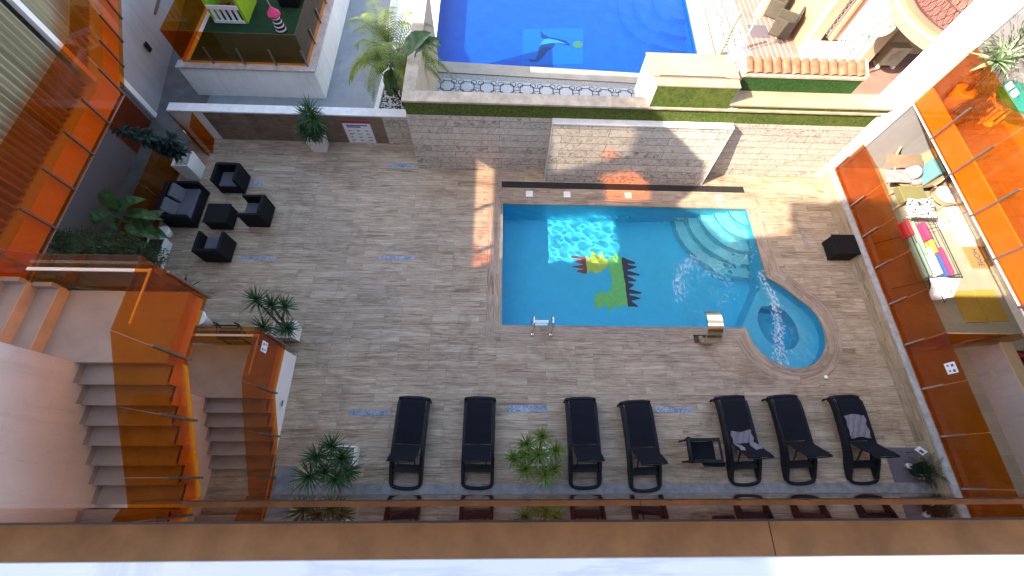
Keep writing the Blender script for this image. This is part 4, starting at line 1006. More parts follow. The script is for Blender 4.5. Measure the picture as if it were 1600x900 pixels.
# ------------------------------------------------------------------ sun loungers
def lounger():
    t = thing('sun_lounger', (0, 0, 0), '', 'sun lounger', 'black sun loungers lined up along the near edge of the deck')
    rail = [(1.60, .03), (1.645, .16), (1.62, .30), (1.52, .385), (1.30, .40), (.95, .385), (.62, .375), (.40, .36), (.22, .31), (.08, .23), (-.06, .14), (-.14, .10)]
    dep = [.03, .09, .14, .15, .15, .155, .18, .22, .24, .20, .13, .08]
    f = MB()
    for s in (-1, 1):
        a, b = sorted((s * .258, s * .325)); f.sweep(rail, a, b, dep)
    f.build('side_frame', M['resin'], t, bevel=.012)
    r = [(-.285, -.10, .085)] + [(.285 * math.cos(PI + PI * i / 10) * (1 if abs(math.cos(PI + PI * i / 10)) < .8 else 1), -.12 - .10 * math.sin(PI * i / 10) ** .7, .075) for i in range(11)] + [(.285, -.10, .085)]
    MB().tube(r, .036, 10).build('end_loop', M['resin'], t, smooth=True)
    MB().tube([(-.30, 1.60, .20), (-.30, 1.63, .30), (-.15, 1.65, .32), (.15, 1.65, .32), (.30, 1.63, .30), (.30, 1.60, .20)], .042, 10).build('foot_rail', M['resin'], t, smooth=True)
    s = MB(); P = [(1.655, .20), (1.65, .29), (1.615, .355), (1.53, .395), (1.3, .408), (.95, .394), (.66, .384)]
    s.sweep(P, -.254, .254, .014); s.build('seat', M['sling'], t)
    MB().box(-.255, .255, .615, .65, .355, .375).build('hinge_bar', M['resin'], t)
    b = MB(); Q = [(.625, .385), (.53, .52), (.44, .68), (.38, .80), (.31, .90)]
    n = len(Q)
    for i in range(n - 1):
        (ya, za), (yb, zb) = Q[i], Q[i + 1]; wa = .255 - .0 * i; wb = .255
        d = Vector((0, yb - ya, zb - za)).normalized(); nr = Vector((0, -d.z, d.y)) * -.014
        A = [Vector((-wa, ya, za)), Vector((wa, ya, za)), Vector((wb, yb, zb)), Vector((-wb, yb, zb))]; B = [p + nr for p in A]
        b.face(A); b.face(B[::-1]); b.face([A[0], A[3], B[3], B[0]]); b.face([A[1], B[1], B[2], A[2]])
        if i == n - 2: b.face([A[3], A[2], B[2], B[3]])
    b.build('backrest', M['sling'], t)
    MB().tube([(-.25, .34, .86), (-.25, .30, .905), (0, .285, .925), (.25, .30, .905), (.25, .34, .86)], .014, 8).build('backrest_tip', M['resin'], t, smooth=True)
    g = MB()
    for x in (-.17, .17): g.bar((x, .50, .55), (x, .22, .26), .022)
    g.bar((-.255, .24, .26), (.255, .24, .26), .035, .03); g.bar((-.255, .14, .21), (.255, .14, .21), .05, .03); g.box(-.255, .255, .10, .26, .195, .21)
    g.build('support_bracket', M['resin'], t)
    return t
LL = [((-1.91, 0, .0), -.045, 'black sun lounger at the end of the row by the stair-side yucca'), ((-.37, 0, 0), -.01, 'black sun lounger between the bushy yucca and the end lounger'), ((1.98, 0, 0), .02, 'black sun lounger just past the bushy yucca, nearest the pool ladder'),
      ((3.30, -.06, 0), .055, 'black sun lounger beside the low black armchair, armchair on its far side from the yucca'), ((5.56, .06, 0), .06, 'black sun lounger with a small crumpled grey towel at its hinge'), ((6.82, .08, 0), .055, 'black empty sun lounger between the two loungers that carry towels'), ((8.27, .08, 0), .03, 'black sun lounger with a large grey towel, beside the dark rug')]
L0 = lounger()
for i, (p, r, lb) in enumerate(LL):
    o = L0 if i == 0 else copy_tree(L0); o.location = p; o.rotation_euler.z = r; o.scale = (1.09, 1, 1); o['label'] = lb
def towel(pts, w, off, label, rot, seed, dz=.012):
    t = MB(); rr = random.Random(seed); NX = 12; NY = len(pts)
    V = []
    for j, (y, z) in enumerate(pts):
        for i in range(NX + 1):
            x = -w / 2 + w * i / NX; V.append(Vector((x + .012 * math.sin(j * 1.3 + seed), y + .02 * math.sin(i * .5 + seed) * 1, z + dz + .010 * math.sin(i * 1.7 + j * .9 + seed) + rr.uniform(0, .006))))
    for j in range(NY - 1):
        for i in range(NX):
            a = j * (NX + 1) + i; q = [V[a], V[a + 1], V[a + NX + 2], V[a + NX + 1]]; t.face(q); 
    o = t.build('towel', M['towel'], smooth=False); m = o.modifiers.new('s', 'SOLIDIFY'); m.thickness = .012; m.offset = 1
    w_ = o.modifiers.new('w', 'WELD'); w_.merge_threshold = .0005
    for a, b in ((0, 1),): pass
    o.location = off; o.rotation_euler.z = rot; return tag(o, label, 'towel', 'grey towels lying on the loungers')
towel([(.88 - .04 * i, .388 - .001 * i) for i in range(7)] + [(.62, .385), (.58, .46), (.545, .52), (.50, .59), (.47, .635)], .47, (5.56, .06, .008), 'small crumpled grey towel over the hinge of a lounger', .06, 2)
towel([(1.22 - .045 * i, .402 - .0015 * i) for i in range(12)], .46, (8.27, .08, .006), 'large flat grey towel spread on the end lounger by the rug', .03, 5)

# low black armchair in the row
t = thing('low_armchair', (4.6, .5, 0), 'low black resin armchair turned sideways in the lounger row', 'armchair')
MB().box(4.30, 4.86, .345, .715, .30, .34).build('seat', M['sling'], t, bevel=.008)
MB().hexa([Vector(p) for p in [(4.32, .34, .30), (4.38, .34, .30), (4.32, .72, .30), (4.38, .72, .30), (4.16, .34, .66), (4.20, .34, .66), (4.16, .72, .66), (4.20, .72, .66)]]).build('backrest', M['sling'], t)
MB().tube([(4.18, .30, .66), (4.15, .33, .69), (4.15, .73, .69), (4.18, .76, .66)], .05, 10).build('back_tube', M['resin'], t, smooth=True)
for y in (.31, .75):
    MB().hexa([Vector(p) for p in [(4.2, y - .04, .42), (4.95, y - .035, .40), (4.2, y + .04, .42), (4.95, y + .035, .40), (4.2, y - .03, .535), (4.95, y - .04, .495), (4.2, y + .03, .535), (4.95, y + .04, .495)]]).build('armrest', M['resin'], t, bevel=.008)
    MB().tube([(4.24, y, 0), (4.24, y, .51)], .022, 8).build('leg', M['resin'], t, smooth=True); MB().tube([(4.92, y, 0), (4.92, y, .47)], .022, 8).build('leg', M['resin'], t, smooth=True)
MB().bar((4.93, .31, .48), (4.93, .75, .48), .035).build('front_bar', M['resin'], t); MB().hexa([Vector(p) for p in [(4.52, .20, .44), (4.98, .20, .40), (4.45, .29, .46), (5.0, .29, .46), (4.52, .20, .455), (4.98, .20, .415), (4.45, .29, .475), (5.0, .29, .475)]]).build('side_flap', M['sling'], t)
# black chair half hidden behind the stair glass
p = at(352, 506, .6)
t = thing('folding_chair', (p.x, p.y, 0), 'black tubular chair half hidden behind the lower stair glass', 'chair')
for dx in (-.28, .20):
    MB().tube([(p.x + dx, p.y - .1, 0), (p.x + dx, p.y + .05, .45), (p.x + dx + .02, p.y + .02, .62), (p.x + dx + .12, p.y - .02, .64), (p.x + dx + .16, p.y - .3, .60), (p.x + dx + .16, p.y - .32, 0)], .018, 8).build('side_tube', M['resin'], t, smooth=True)
MB().bar((p.x - .26, p.y - .04, .60), (p.x + .30, p.y - .04, .60), .03).build('back_bar', M['resin'], t); MB().box(p.x - .22, p.x + .28, p.y - .32, p.y - .04, .38, .40).build('seat', M['sling'], t)
p = at(310, 498, .4); o = MB().lathe((p.x, p.y, 0), ((.10, 0), (.15, .3), (.19, .42), (.20, .44), (.17, .44)), 20).build('white_tub', M['pot'], smooth=True); tag(o, 'round white tub peeping out beside the stair glass', 'tub')

# ------------------------------------------------------------------ rattan set
def rchair(cx, cy, rot, label, w=.66, d=.60, arm=.62, back=.64):
    t = thing('rattan_armchair', (cx, cy, 0), label, 'armchair', 'black rattan armchairs round the low table')
    h = w / 2; q = d / 2
    def B(x0, x1, y0, y1, z0, z1, nm, m, bev=.012):
        MB().box(cx + x0, cx + x1, cy + y0, cy + y1, z0, z1).build(nm, M[m], t, bevel=bev)
    B(-h + .075, h - .075, -q, q - .09, .04, .29, 'base', 'wicker'); B(-h, -h + .074, -q, q, .03, arm, 'arm', 'wicker'); B(h - .074, h, -q, q, .03, arm, 'arm', 'wicker')
    B(-h + .075, h - .075, q - .088, q, .03, back, 'backrest', 'wicker'); B(-h + .085, h - .085, -q + .01, q - .10, .292, .36, 'cushion', 'cushion', .025)
    for sx in (-1, 1):
        for sy in (-1, 1): B(sx * (h - .04) - .02, sx * (h - .04) + .02, sy * (q - .04) - .02, sy * (q - .04) + .02, 0, .03, 'foot', 'resin', 0)
    t.rotation_euler.z = rot; return t
rchair(-7.50, 7.66, 0.0, 'black rattan armchair nearest the fig planter, open side towards the table')
rchair(-6.54, 6.59, -PI / 2, 'black rattan armchair with its back to the open deck')
rchair(-7.33, 5.46, PI, 'black rattan armchair with its back to the stairs')
t = thing('rattan_sofa', (-8.5, 6.8, 0), 'black rattan two-seat sofa with grey cushions along the dark screen', 'sofa')
for a, nm, m, bv in (((-8.72, -8.16, 6.29, 7.27, .04, .28), 'base', 'wicker', .012), ((-8.90, -8.15, 6.20, 6.288, .03, .56), 'arm', 'wicker', .012), ((-8.90, -8.15, 7.272, 7.36, .03, .56), 'arm', 'wicker', .012), ((-8.92, -8.80, 6.29, 7.27, .03, .66), 'backrest', 'wicker', .012),
                     ((-8.79, -8.20, 6.30, 7.26, .282, .36), 'seat_cushion', 'cushion', .025)):
    MB().box(*a).build(nm, M[m], t, bevel=bv)
for y0, y1, lean in ((6.33, 6.74, 0), (6.78, 7.20, .05)):
    MB().hexa([Vector(p) for p in [(-8.66 + lean, y0, .365), (-8.56 + lean, y0, .365), (-8.66 + lean, y1, .365), (-8.56 + lean, y1, .365), (-8.79 + lean, y0, .68), (-8.70 + lean, y0, .70), (-8.79 + lean, y1, .68), (-8.70 + lean, y1, .70)]]).build('back_cushion', M['cushion'], t, bevel=.03)
t = thing('rattan_table', (-7.5, 6.4, 0), 'low black rattan coffee table with a dark glass top', 'table')
MB().box(-7.78, -7.20, 6.16, 6.72, .03, .40).build('base', M['wicker'], t, bevel=.01); MB().box(-7.80, -7.18, 6.14, 6.74, .401, .42).build('top', M['wicker'], t, bevel=.004)
for x in (-7.73, -7.25):
    for y in (6.21, 6.67): MB().box(x - .02, x + .02, y - .02, y + .02, 0, .03).build('foot', M['resin'], t)

# ------------------------------------------------------------------ plants
def pot(parent, x0, x1, y0, y1, h, taper=.04, gravel='gravel'):
    P = [(x0 + taper, y0 + taper, 0), (x1 - taper, y0 + taper, 0), (x0 + taper, y1 - taper, 0), (x1 - taper, y1 - taper, 0), (x0, y0, h), (x1, y0, h), (x0, y1, h), (x1, y1, h)]
    m = MB(); P = [Vector(p) for p in P]; I = [Vector((min(max(p.x, x0 + .035), x1 - .035), min(max(p.y, y0 + .035), y1 - .035), h)) for p in P[4:]]
    for q in ((0, 1, 5, 4), (1, 3, 7, 5), (3, 2, 6, 7), (2, 0, 4, 6), (0, 2, 3, 1)): m.face([P[i] for i in q])
    D = [p + Vector((0, 0, -.07)) for p in I]; T4 = P[4:]
    for a, b in ((0, 1), (1, 3), (3, 2), (2, 0)):
        m.face([T4[a], T4[b], I[b], I[a]]); m.face([I[a], I[b], D[b], D[a]])
    m.build('pot', M['pot'], parent)
    g = MB(); NX = 14
    rr = random.Random(int((x0 + 20) * 100)); ax, bx, ay, by = x0 + .036, x1 - .036, y0 + .036, y1 - .036
    V = [[Vector((ax + (bx - ax) * i / NX, ay + (by - ay) * j / NX, h - .045 + rr.uniform(-.008, .022))) for i in range(NX + 1)] for j in range(NX + 1)]
    for j in range(NX):
        for i in range(NX): g.face([V[j][i], V[j][i + 1], V[j + 1][i + 1], V[j + 1][i]])
    g.build('gravel', M[gravel], parent)
def rosette(m, c, rad, n, w, rr, updir=(0, 0, 1), flat_=.1):
    c = Vector(c); u = Vector(updir).normalized(); x = u.orthogonal().normalized(); y = u.cross(x)
    for k in range(n):
        f = k / n; th = k * 2.399963 + rr.uniform(-.2, .2); el = math.radians(78) * (1 - f) ** 1.1 - math.radians(14) * f + rr.uniform(-.12, .12)
        d = (x * math.cos(th) + y * math.sin(th)) * math.cos(el) + u * math.sin(el)
        m.blade(c - u * .08 * f, d, rad * rr.uniform(.82, 1.08), w * rr.uniform(.85, 1.15), .28 + .45 * f * rr.random(), 4, fold=.18, base=.55)
def yucca(name_loc, box, h, heads, label, mat, seed, rad=.36, w=.034, n=54, trunk=True, kind='potted_yucca'):
    x0, x1, y0, y1 = box; rr = random.Random(seed); cx, cy = (x0 + x1) / 2, (y0 + y1) / 2
    t = thing(kind, (cx, cy, 0), label, 'plant', 'potted yuccas standing on the deck'); pot(t, x0, x1, y0, y1, h)
    for (p, r_) in heads:
        p = Vector(p); b = Vector((cx + rr.uniform(-.08, .08), cy + rr.uniform(-.08, .08), h - .05)); mid = b.lerp(p, .5) + Vector((rr.uniform(-.05, .05), rr.uniform(-.05, .05), .05))
        MB().tube([b, mid, p - Vector((0, 0, .03))], [.032, .028, .022], 8).build('trunk', M['bark'], t, smooth=True)
        m = MB(); d = (p - b); d.z = max(d.z, .5) + .5
        rosette(m, p, rad * r_, n, w, rr, d); m.build('rosette', M[mat], t)
    return t
def A(px, py, z): return tuple(at(px, py, z))
yucca('y', (-5.62, -5.14, 8.90, 9.32), .42, [(A(478, 180, 1.35), 1.0), (A(490, 186, 1.5), 1.1), (A(484, 172, 1.55), 1.0), (A(472, 202, 1.1), .85), (A(497, 206, .85), .9), (A(482, 208, .9), .9)], 'tall dark yucca in a small white pot before the panelled wall', 'yucca', 21, rad=.42)
yucca('y', (-5.30, -4.78, 3.0, 3.42), .46, [(A(400, 468, 1.25), 1.1), (A(424, 476, 1.15), 1.0), (A(445, 478, 1.05), .95), (A(411, 511, 1.0), .95), (A(449, 513, .85), .95)], 'spreading yucca in a white pot against the stair glass', 'yucca', 22, rad=.37, w=.03, n=42)
yucca('y', (-3.42, -2.96, .22, .62), .44, [(A(518, 698, 1.15), .95), (A(495, 714, 1.25), 1.0), (A(534, 716, 1.15), .95), (A(482, 745, 1.3), 1.15), (A(524, 748, 1.2), 1.0), (A(543, 737, .95), .95), (A(507, 737, 1.0), .8)], 'dark five-headed yucca in a white pot at the foot of the stairs', 'yucca', 23, rad=.38, w=.029, n=46)
yucca('y', (.78, 1.18, .22, .60), .40, [(A(847, 682, 1.2), .85), (A(823, 694, 1.1), .8), (A(869, 705, 1.1), .85), (A(803, 716, 1.0), .8), (A(820, 733, 1.15), .95), (A(852, 742, 1.2), 1.0), (A(866, 733, 1.0), .8), (A(842, 711, 1.35), 1.0), (A(821, 711, 1.15), .8)], 'bushy light green yucca between the second and third loungers', 'yucca2', 24, rad=.34, w=.027, n=44)
# sago palm, rug, card and cup in the near corner
p = at(1447, 735, .3)
t = thing('sago_palm', (p.x, p.y, 0), 'dark sago palm in a low pot on the rug in the near corner', 'plant')
MB().lathe((p.x, p.y, .012), ((.13, 0), (.17, .2), (.18, .24), (.15, .24), (.14, .2)), 18).build('pot', M['resin'], t, smooth=True)
rr = random.Random(31); m = MB()
for k in range(26):
    th = k * 2.4; el = rr.uniform(.15, 1.0); d = Vector((math.cos(th) * math.cos(el), math.sin(th) * math.cos(el), math.sin(el))); q = Vector((p.x, p.y, .26)); L = rr.uniform(.34, .46)
    for i in range(13):
        d2 = (d + Vector((0, 0, -.05 * i))).normalized(); q = q + d2 * L / 13; s = d2.cross(Vector((0, 0, 1))).normalized()
        for sg in (-1, 1): m.blade(q, s * sg + d2 * .6, .11 * (1 - i / 17), .018, .2, 2)
m.build('fronds', M['sago'], t)
fl_ = MB()
for k in range(40): q = Vector((p.x + rr.uniform(-.22, .16), p.y + rr.uniform(-.20, -.05), .22 + rr.uniform(0, .08))); fl_.blade(q, (rr.uniform(-1, 1), rr.uniform(-1, 1), .6), .03, .03, .1, 2)
fl_.build('pale_flowers', M['gravel'], t)
o = MB().box(9.03, 9.80, -.12, .62, .001, .010).build('corner_rug', M['mauve']); tag(o, 'dark mauve rug in the near corner under the sago palm', 'rug')
q = at(1437, 710, .35)
t = thing('card_sign', (q.x, q.y, 0), 'small white printed card on a stick by the sago palm', 'sign')
MB().plate([(q.x - .08, q.y + .10, .34), (q.x + .07, q.y - .02, .34), (q.x + .12, q.y + .05, .44), (q.x - .03, q.y + .17, .44)], (0, 0, 1), .006).build('card', M['paper'], t)
MB().plate([(q.x - .02, q.y + .07, .372), (q.x + .05, q.y + .015, .372), (q.x + .07, q.y + .045, .415), (q.x + .0, q.y + .10, .415)], (0, 0, 1), .004).build('print', M['signblue'], t)
MB().tube([(q.x + .02, q.y + .06, .011), (q.x + .02, q.y + .06, .36)], .006, 6).build('stick', M['resin'], t)
q = at(1422, 728, .1); o = MB().lathe((q.x, q.y, .011), ((.05, 0), (.06, .08), (.065, .10), (.05, .10), (.045, .03)), 16).build('white_bowl', M['pot'], smooth=True); tag(o, 'small round white bowl beside the sago palm', 'bowl')
# spiky plants near the stairs
p = at(296, 447, .3); t = thing('spiky_plant', (p.x, p.y, 0), 'dark spiky plant showing above the upper stair glass', 'plant'); m = MB(); rosette(m, (p.x - .1, p.y - .1, .3), .5, 26, .05, random.Random(5)); m.build('rosette', M['sago'], t)
MB().lathe((p.x - .1, p.y - .1, 0), ((.12, 0), (.15, .22), (.13, .22)), 14).build('pot', M['pot'], t, smooth=True)
# fig in the tall white planter
t = thing('potted_fig', (-8.76, 8.07, 0), 'dark leafy fig leaning out of a square white planter beside the gate', 'plant'); pot(t, -8.99, -8.54, 7.81, 8.33, .62, .03)
rr = random.Random(41); m = MB()
base = Vector((-8.80, 8.07, .58)); tops = [A(195, 203, 2.3), A(225, 212, 2.0), A(250, 222, 1.7), A(262, 214, 1.9), A(210, 214, 2.1), A(272, 236, 1.3)]
for tp_ in tops:
    tp_ = Vector(tp_); mid = base.lerp(tp_, .55) + Vector((.08, .05, .12)); MB().tube([base, mid, tp_], [.02, .015, .008], 6).build('stem', M['bark'], t, smooth=True)
    for k in range(34):
        f = rr.uniform(.25, 1.04); c = base.lerp(mid, f * 2) if f < .5 else mid.lerp(tp_, (f - .5) * 2); th = rr.uniform(0, 6.28)
        m.blade(c, (math.cos(th), math.sin(th), rr.uniform(-.1, .6)), rr.uniform(.20, .33), rr.uniform(.13, .20), .7, 4, fold=.1, base=.25)
m.build('leaves', M['fig'], t)
# hedge-like shrub and its low white planter
t = thing('potted_shrub', (-8.9, 5.2, 0), 'long dark green small-leaved shrub in a low white planter behind the stairs', 'shrub'); pot(t, -9.12, -8.66, 4.75, 5.72, .30, .02, 'soil')
rr = random.Random(51); m = MB()
ax = [Vector(A(246, 402, .5)), Vector(A(205, 385, 1.15)), Vector(A(160, 382, 1.6)), Vector(A(115, 381, 2.05)), Vector(A(78, 384, 2.4))]
for i in range(4): pass
MB().tube([(-8.9, 5.2, .25)] + ax[1:4], [.03, .025, .02, .012], 6).build('stem', M['bark'], t, smooth=True)
for k in range(6500):
    f = rr.uniform(0, 3.999); i = int(f); c = ax[i].lerp(ax[i + 1], f - i); R_ = (.30, .36, .36, .36, .26)[i] * (.75 + .25 * math.sin(f * 5.2))
    v = Vector((rr.gauss(0, 1), rr.gauss(0, 1), rr.gauss(0, 1))).normalized() * R_ * rr.uniform(.35, 1.08) ** .6
    m.blade(c + v, v.normalized() + Vector((rr.uniform(-.8, .8), rr.uniform(-.8, .8), rr.uniform(-.2, .8))), rr.uniform(.05, .085), rr.uniform(.016, .028), .4, 2, base=.5)
m.build('foliage', M['hedge'], t)
# broad-leaved plants
def broad(m, p, tip, w, sag=.25, twist=0.0, seg=8):
    p, tip = Vector(p), Vector(tip); d = tip - p; L = d.length; d.normalize(); s = d.cross(Vector((0, 0, 1))).normalized(); n_ = s.cross(d)
    s = (s * math.cos(twist) + n_ * math.sin(twist)); n2 = s.cross(d)
    rows = []
    for i in range(seg + 1):
        f = i / seg; c = p + d * L * f + Vector((0, 0, -1)) * sag * L * (f ** 2 - f) ; ww = w * math.sin(PI * min(1, (f * .93 + .07)) ** .85) ** .8 * .5
        rows.append([c + s * ww * q + n2 * (abs(q) * ww * .35 + .012 * math.sin(f * 19 + q * 3)) for q in (-1, -.5, -.06, .06, .5, 1)])
    for a, b in zip(rows, rows[1:]):
        for j in range(5): m.face([a[j], a[j + 1], b[j + 1], b[j]], [(0, 0), (1, 0), (1, 1), (0, 1)])
t = thing('banana_plant', (-8.95, 5.6, 0), 'broad-leaved banana plant with a striped pot above the dark screen', 'plant')
for P0, P1, w in ((A(180, 330, 1.5), A(172, 292, 1.9), .36), (A(181, 329, 1.5), A(229, 312, 1.55), .26), (A(176, 336, 1.5), A(143, 352, 1.6), .42), (A(196, 334, 1.3), A(256, 344, 1.2), .22), (A(205, 345, 1.1), A(226, 372, 1.0), .28), (A(215, 350, 1.0), A(250, 375, .9), .30), (A(230, 352, .9), A(258, 330, 1.0), .26), (A(180, 340, 1.2), A(186, 360, 1.3), .22), (A(232, 360, .8), A(262, 372, .7), .22)):
    m = MB(); broad(m, P0, P1, w * 1.3, .5); m.build('leaf', M['banana'], t, smooth=True)
    MB().tube([(-8.85 + random.uniform(-.1, .1), 5.75, .2), Vector(P0).lerp(Vector((-8.85, 5.7, .2)), .4) + Vector((0, 0, .1)), P0, Vector(P0).lerp(Vector(P1), .5)], [.022, .018, .013, .004], 6).build('stalk', M['banana'], t, smooth=True)
MB().lathe((-8.85, 5.95, 0), ((.12, 0), (.17, .22), (.16, .26), (.13, .26)), 16).build('pot', M['pot'], t, smooth=True)
# garden palm
cx = at(613, 78, 1.9)
t = thing('garden_palm', (-3.1, 12.0, 0), 'sunlit feathery palm at the corner of the blue pool', 'palm tree')
rr = random.Random(61)
for k in range(5):
    b = Vector((-3.1 + rr.uniform(-.18, .18), 11.9 + rr.uniform(-.2, .2), 0)); MB().tube([b, b.lerp(cx, .5) + Vector((rr.uniform(-.1, .1), 0, .1)), cx + Vector((rr.uniform(-.2, .2), rr.uniform(-.15, .15), -.2))], [.05, .04, .03], 8).build('trunk', M['bark'], t, smooth=True)
for k in range(34):
    th = k * 2.399 + rr.uniform(-.2, .2); el = rr.uniform(.45, 1.3); L = rr.uniform(1.35, 1.95)
    d = Vector((math.cos(th) * math.cos(el), math.sin(th) * math.cos(el), math.sin(el))); q = Vector((cx.x + rr.uniform(-.22, .22), cx.y + rr.uniform(-.2, .2), 1.65)); m = MB(); pts = [q.copy()]; N = 26
    for i in range(N):
        d = (d + Vector((0, 0, -1)) * (.045 + .004 * i)).normalized(); q = q + d * L / N; pts.append(q.copy())
        if i > 3:
            s = d.cross(Vector((0, 0, 1))); s = s.normalized() if s.length > .01 else Vector((1, 0, 0)); upn = s.cross(d); LL_ = .38 * math.sin(PI * (i / N) ** .8 * .93 + .1)
            for sg in (-1, 1): m.blade(q, s * sg + d * .75 + upn * .35, LL_ * rr.uniform(.85, 1.1), .034, .8, 3)
    m.tube(pts, [.014 - .010 * i / N for i in range(N + 1)], 5); m.build('frond', M['palm'], t)
t = thing('bird_of_paradise', (-2.9, 10.9, 0), 'dark broad-leaved bird of paradise plant below the feathery palm', 'plant')
for P0, P1, w in ((A(635, 86, 2.75), A(674, 51, 3.0), .46), (A(650, 82, 2.7), A(692, 62, 2.85), .30), (A(612, 97, 1.8), A(569, 86, 1.9), .42), (A(632, 98, 1.9), A(598, 95, 2.1), .34), (A(604, 96, 1.7), A(590, 117, 1.5), .50), (A(615, 110, 1.4), A(607, 150, .8), .4), (A(628, 110, 1.3), A(634, 150, .6), .36), (A(575, 98, 1.6), A(560, 100, 1.6), .2), (A(620, 115, 1.0), A(618, 152, .3), .4)):
    m = MB(); broad(m, P0, P1, w * 1.1, .45); m.build('leaf', M['banana'], t, smooth=True)
    MB().tube([(-2.95 + rr.uniform(-.15, .1), 10.95 + rr.uniform(-.2, .2), 0), Vector(P0).lerp(Vector((-2.95, 11, .1)), .35) + Vector((0, 0, .15)), P0, Vector(P0).lerp(Vector(P1), .45)], [.03, .022, .015, .005], 6).build('stalk', M['banana'], t, smooth=True)

# ------------------------------------------------------------------ terrace furnishings
FZ = .421
def tub(cx, cy, r, rot, zs, zb, label, name, cush):
    t = thing(name, (cx, cy, FZ), label, 'armchair')
    def P(a, rr_, z): return Vector((cx + rr_ * math.cos(a + rot), cy + rr_ * math.sin(a + rot), z))
    m = MB(); N = 22; a0, a1 = -.72 * PI, .72 * PI
    for i in range(N):
        f0, f1 = i / N, (i + 1) / N; b0, b1 = a0 + (a1 - a0) * f0, a0 + (a1 - a0) * f1
        h0 = zs + (zb - zs) * math.sin(PI * (.12 + .76 * f0)); h1 = zs + (zb - zs) * math.sin(PI * (.12 + .76 * f1))
        for (rA, rB) in ((r, r * 1.14), (r - .04, r * 1.14 - .04)):
            m.face([P(b0, rA * .86, zs - .12), P(b1, rA * .86, zs - .12), P(b1, rB, h1), P(b0, rB, h0)])
        m.face([P(b0, r * 1.14, h0), P(b1, r * 1.14, h1), P(b1, r * 1.14 - .04, h1), P(b0, r * 1.14 - .04, h0)])
    m.build('shell', M['tanwicker'], t)
    MB().tube([P(a0 + (a1 - a0) * i / N, r * 1.14 - .02, zs + (zb - zs) * math.sin(PI * (.12 + .76 * i / N)) + .01) for i in range(N + 1)], .028, 8).build('rim', M['peach'], t, smooth=True)
    MB().lathe((cx, cy, zs - .10), ((r * .84, 0), (r * .84, .06)), 24).build('seat', M['tanwicker'], t)
    MB().lathe((cx, cy, zs - .035), ((r * .5, 0), (r * .74, .02), (r * .76, .07), (r * .6, .11), (.02, .12)), 20).build('seat_cushion', M[cush], t, smooth=True)
    for k in range(4):
        a = PI / 4 + k * PI / 2; MB().tube([P(a, r * .75, FZ), P(a, r * .6, zs - .1)], .02, 8).build('leg', M['peach'], t, smooth=True)
    return t
c = at(1422, 268, .85); tt_ = tub(c.x, c.y, .62, math.radians(60), .82, 1.45, 'large tan wicker lounge chair with a brown throw on the terrace', 'wicker_lounge', 'greycloth')
def sheet(rows, mat, name, th=.015):
    m = MB()
    for a, b in zip(rows, rows[1:]):
        for j in range(len(a) - 1): m.face([a[j], a[j + 1], b[j + 1], b[j]])
    o = m.build(name, M[mat]); w = o.modifiers.new('w', 'WELD'); w.merge_threshold = .0005; s = o.modifiers.new('s', 'SOLIDIFY'); s.thickness = th; s.offset = 1
    return o
def drape(P4, mat, name, label, cat, n=7, amp=.02, seed=1, group=None):
    a, b, c_, d = [Vector(p) for p in P4]; rr = random.Random(seed); rows = []
    for i in range(n + 1):
        f = i / n; l, r_ = a.lerp(d, f), b.lerp(c_, f); rows.append([l.lerp(r_, j / n) + Vector((0, 0, amp * math.sin(i * 1.3 + seed) * math.cos(j * 1.1) + rr.uniform(0, amp * .4) + .10 * (4 * .25 - (j / n - .5) ** 2 * 4 * .25) * 0)) for j in range(n + 1)])
    return tag(sheet(rows, mat, name), label, cat, group)
drape((A(1386, 240, 1.42), A(1440, 243, 1.46), A(1443, 262, 1.05), A(1383, 264, 1.05)), 'throw', 'brown_throw', 'brown throw hung over the back of the big wicker lounge chair', 'throw', seed=2)
drape((A(1384, 265, 1.04), A(1420, 265, 1.04), A(1424, 285, .98), A(1386, 285, .98)), 'greycloth', 'grey_blanket', 'grey blanket folded over the seat of the big wicker lounge chair', 'blanket', seed=3)
q = at(1428, 268, 1.02); o = MB().lathe((0, 0, 0), ((.02, -.06), (.16, -.04), (.22, 0), (.16, .05), (.02, .08)), 16).build('white_cushion', M['lightcloth'], smooth=True); o.location = q; o.rotation_euler = (.35, -.3, 0); tag(o, 'round white cushion on the big wicker lounge chair', 'cushion')
c = at(1477, 305, .75); tub(c.x, c.y, .40, math.radians(35), .78, 1.15, 'smaller tan wicker armchair with a white seat pad on the terrace', 'wicker_armchair', 'lightcloth')
c = at(1428, 303, .85)
t = thing('side_table', (c.x, c.y, FZ), 'small wooden table under a khaki fringed cloth on the terrace', 'table')
MB().box(c.x - .36, c.x + .34, c.y - .26, c.y + .26, .82, .86).build('top', M['khaki'], t, bevel=.01)
fr = MB()
for k in range(14): fr.box(c.x - .40, c.x - .361, c.y - .26 + k * .038, c.y - .24 + k * .038, .70, .855)
fr.build('fringe', M['khaki'], t)
for sx in (-1, 1):
    for sy in (-1, 1): MB().bar((c.x + sx * .33, c.y + sy * .25, FZ), (c.x + sx * .28, c.y + sy * .2, .82), .04).build('leg', M['peach'], t)
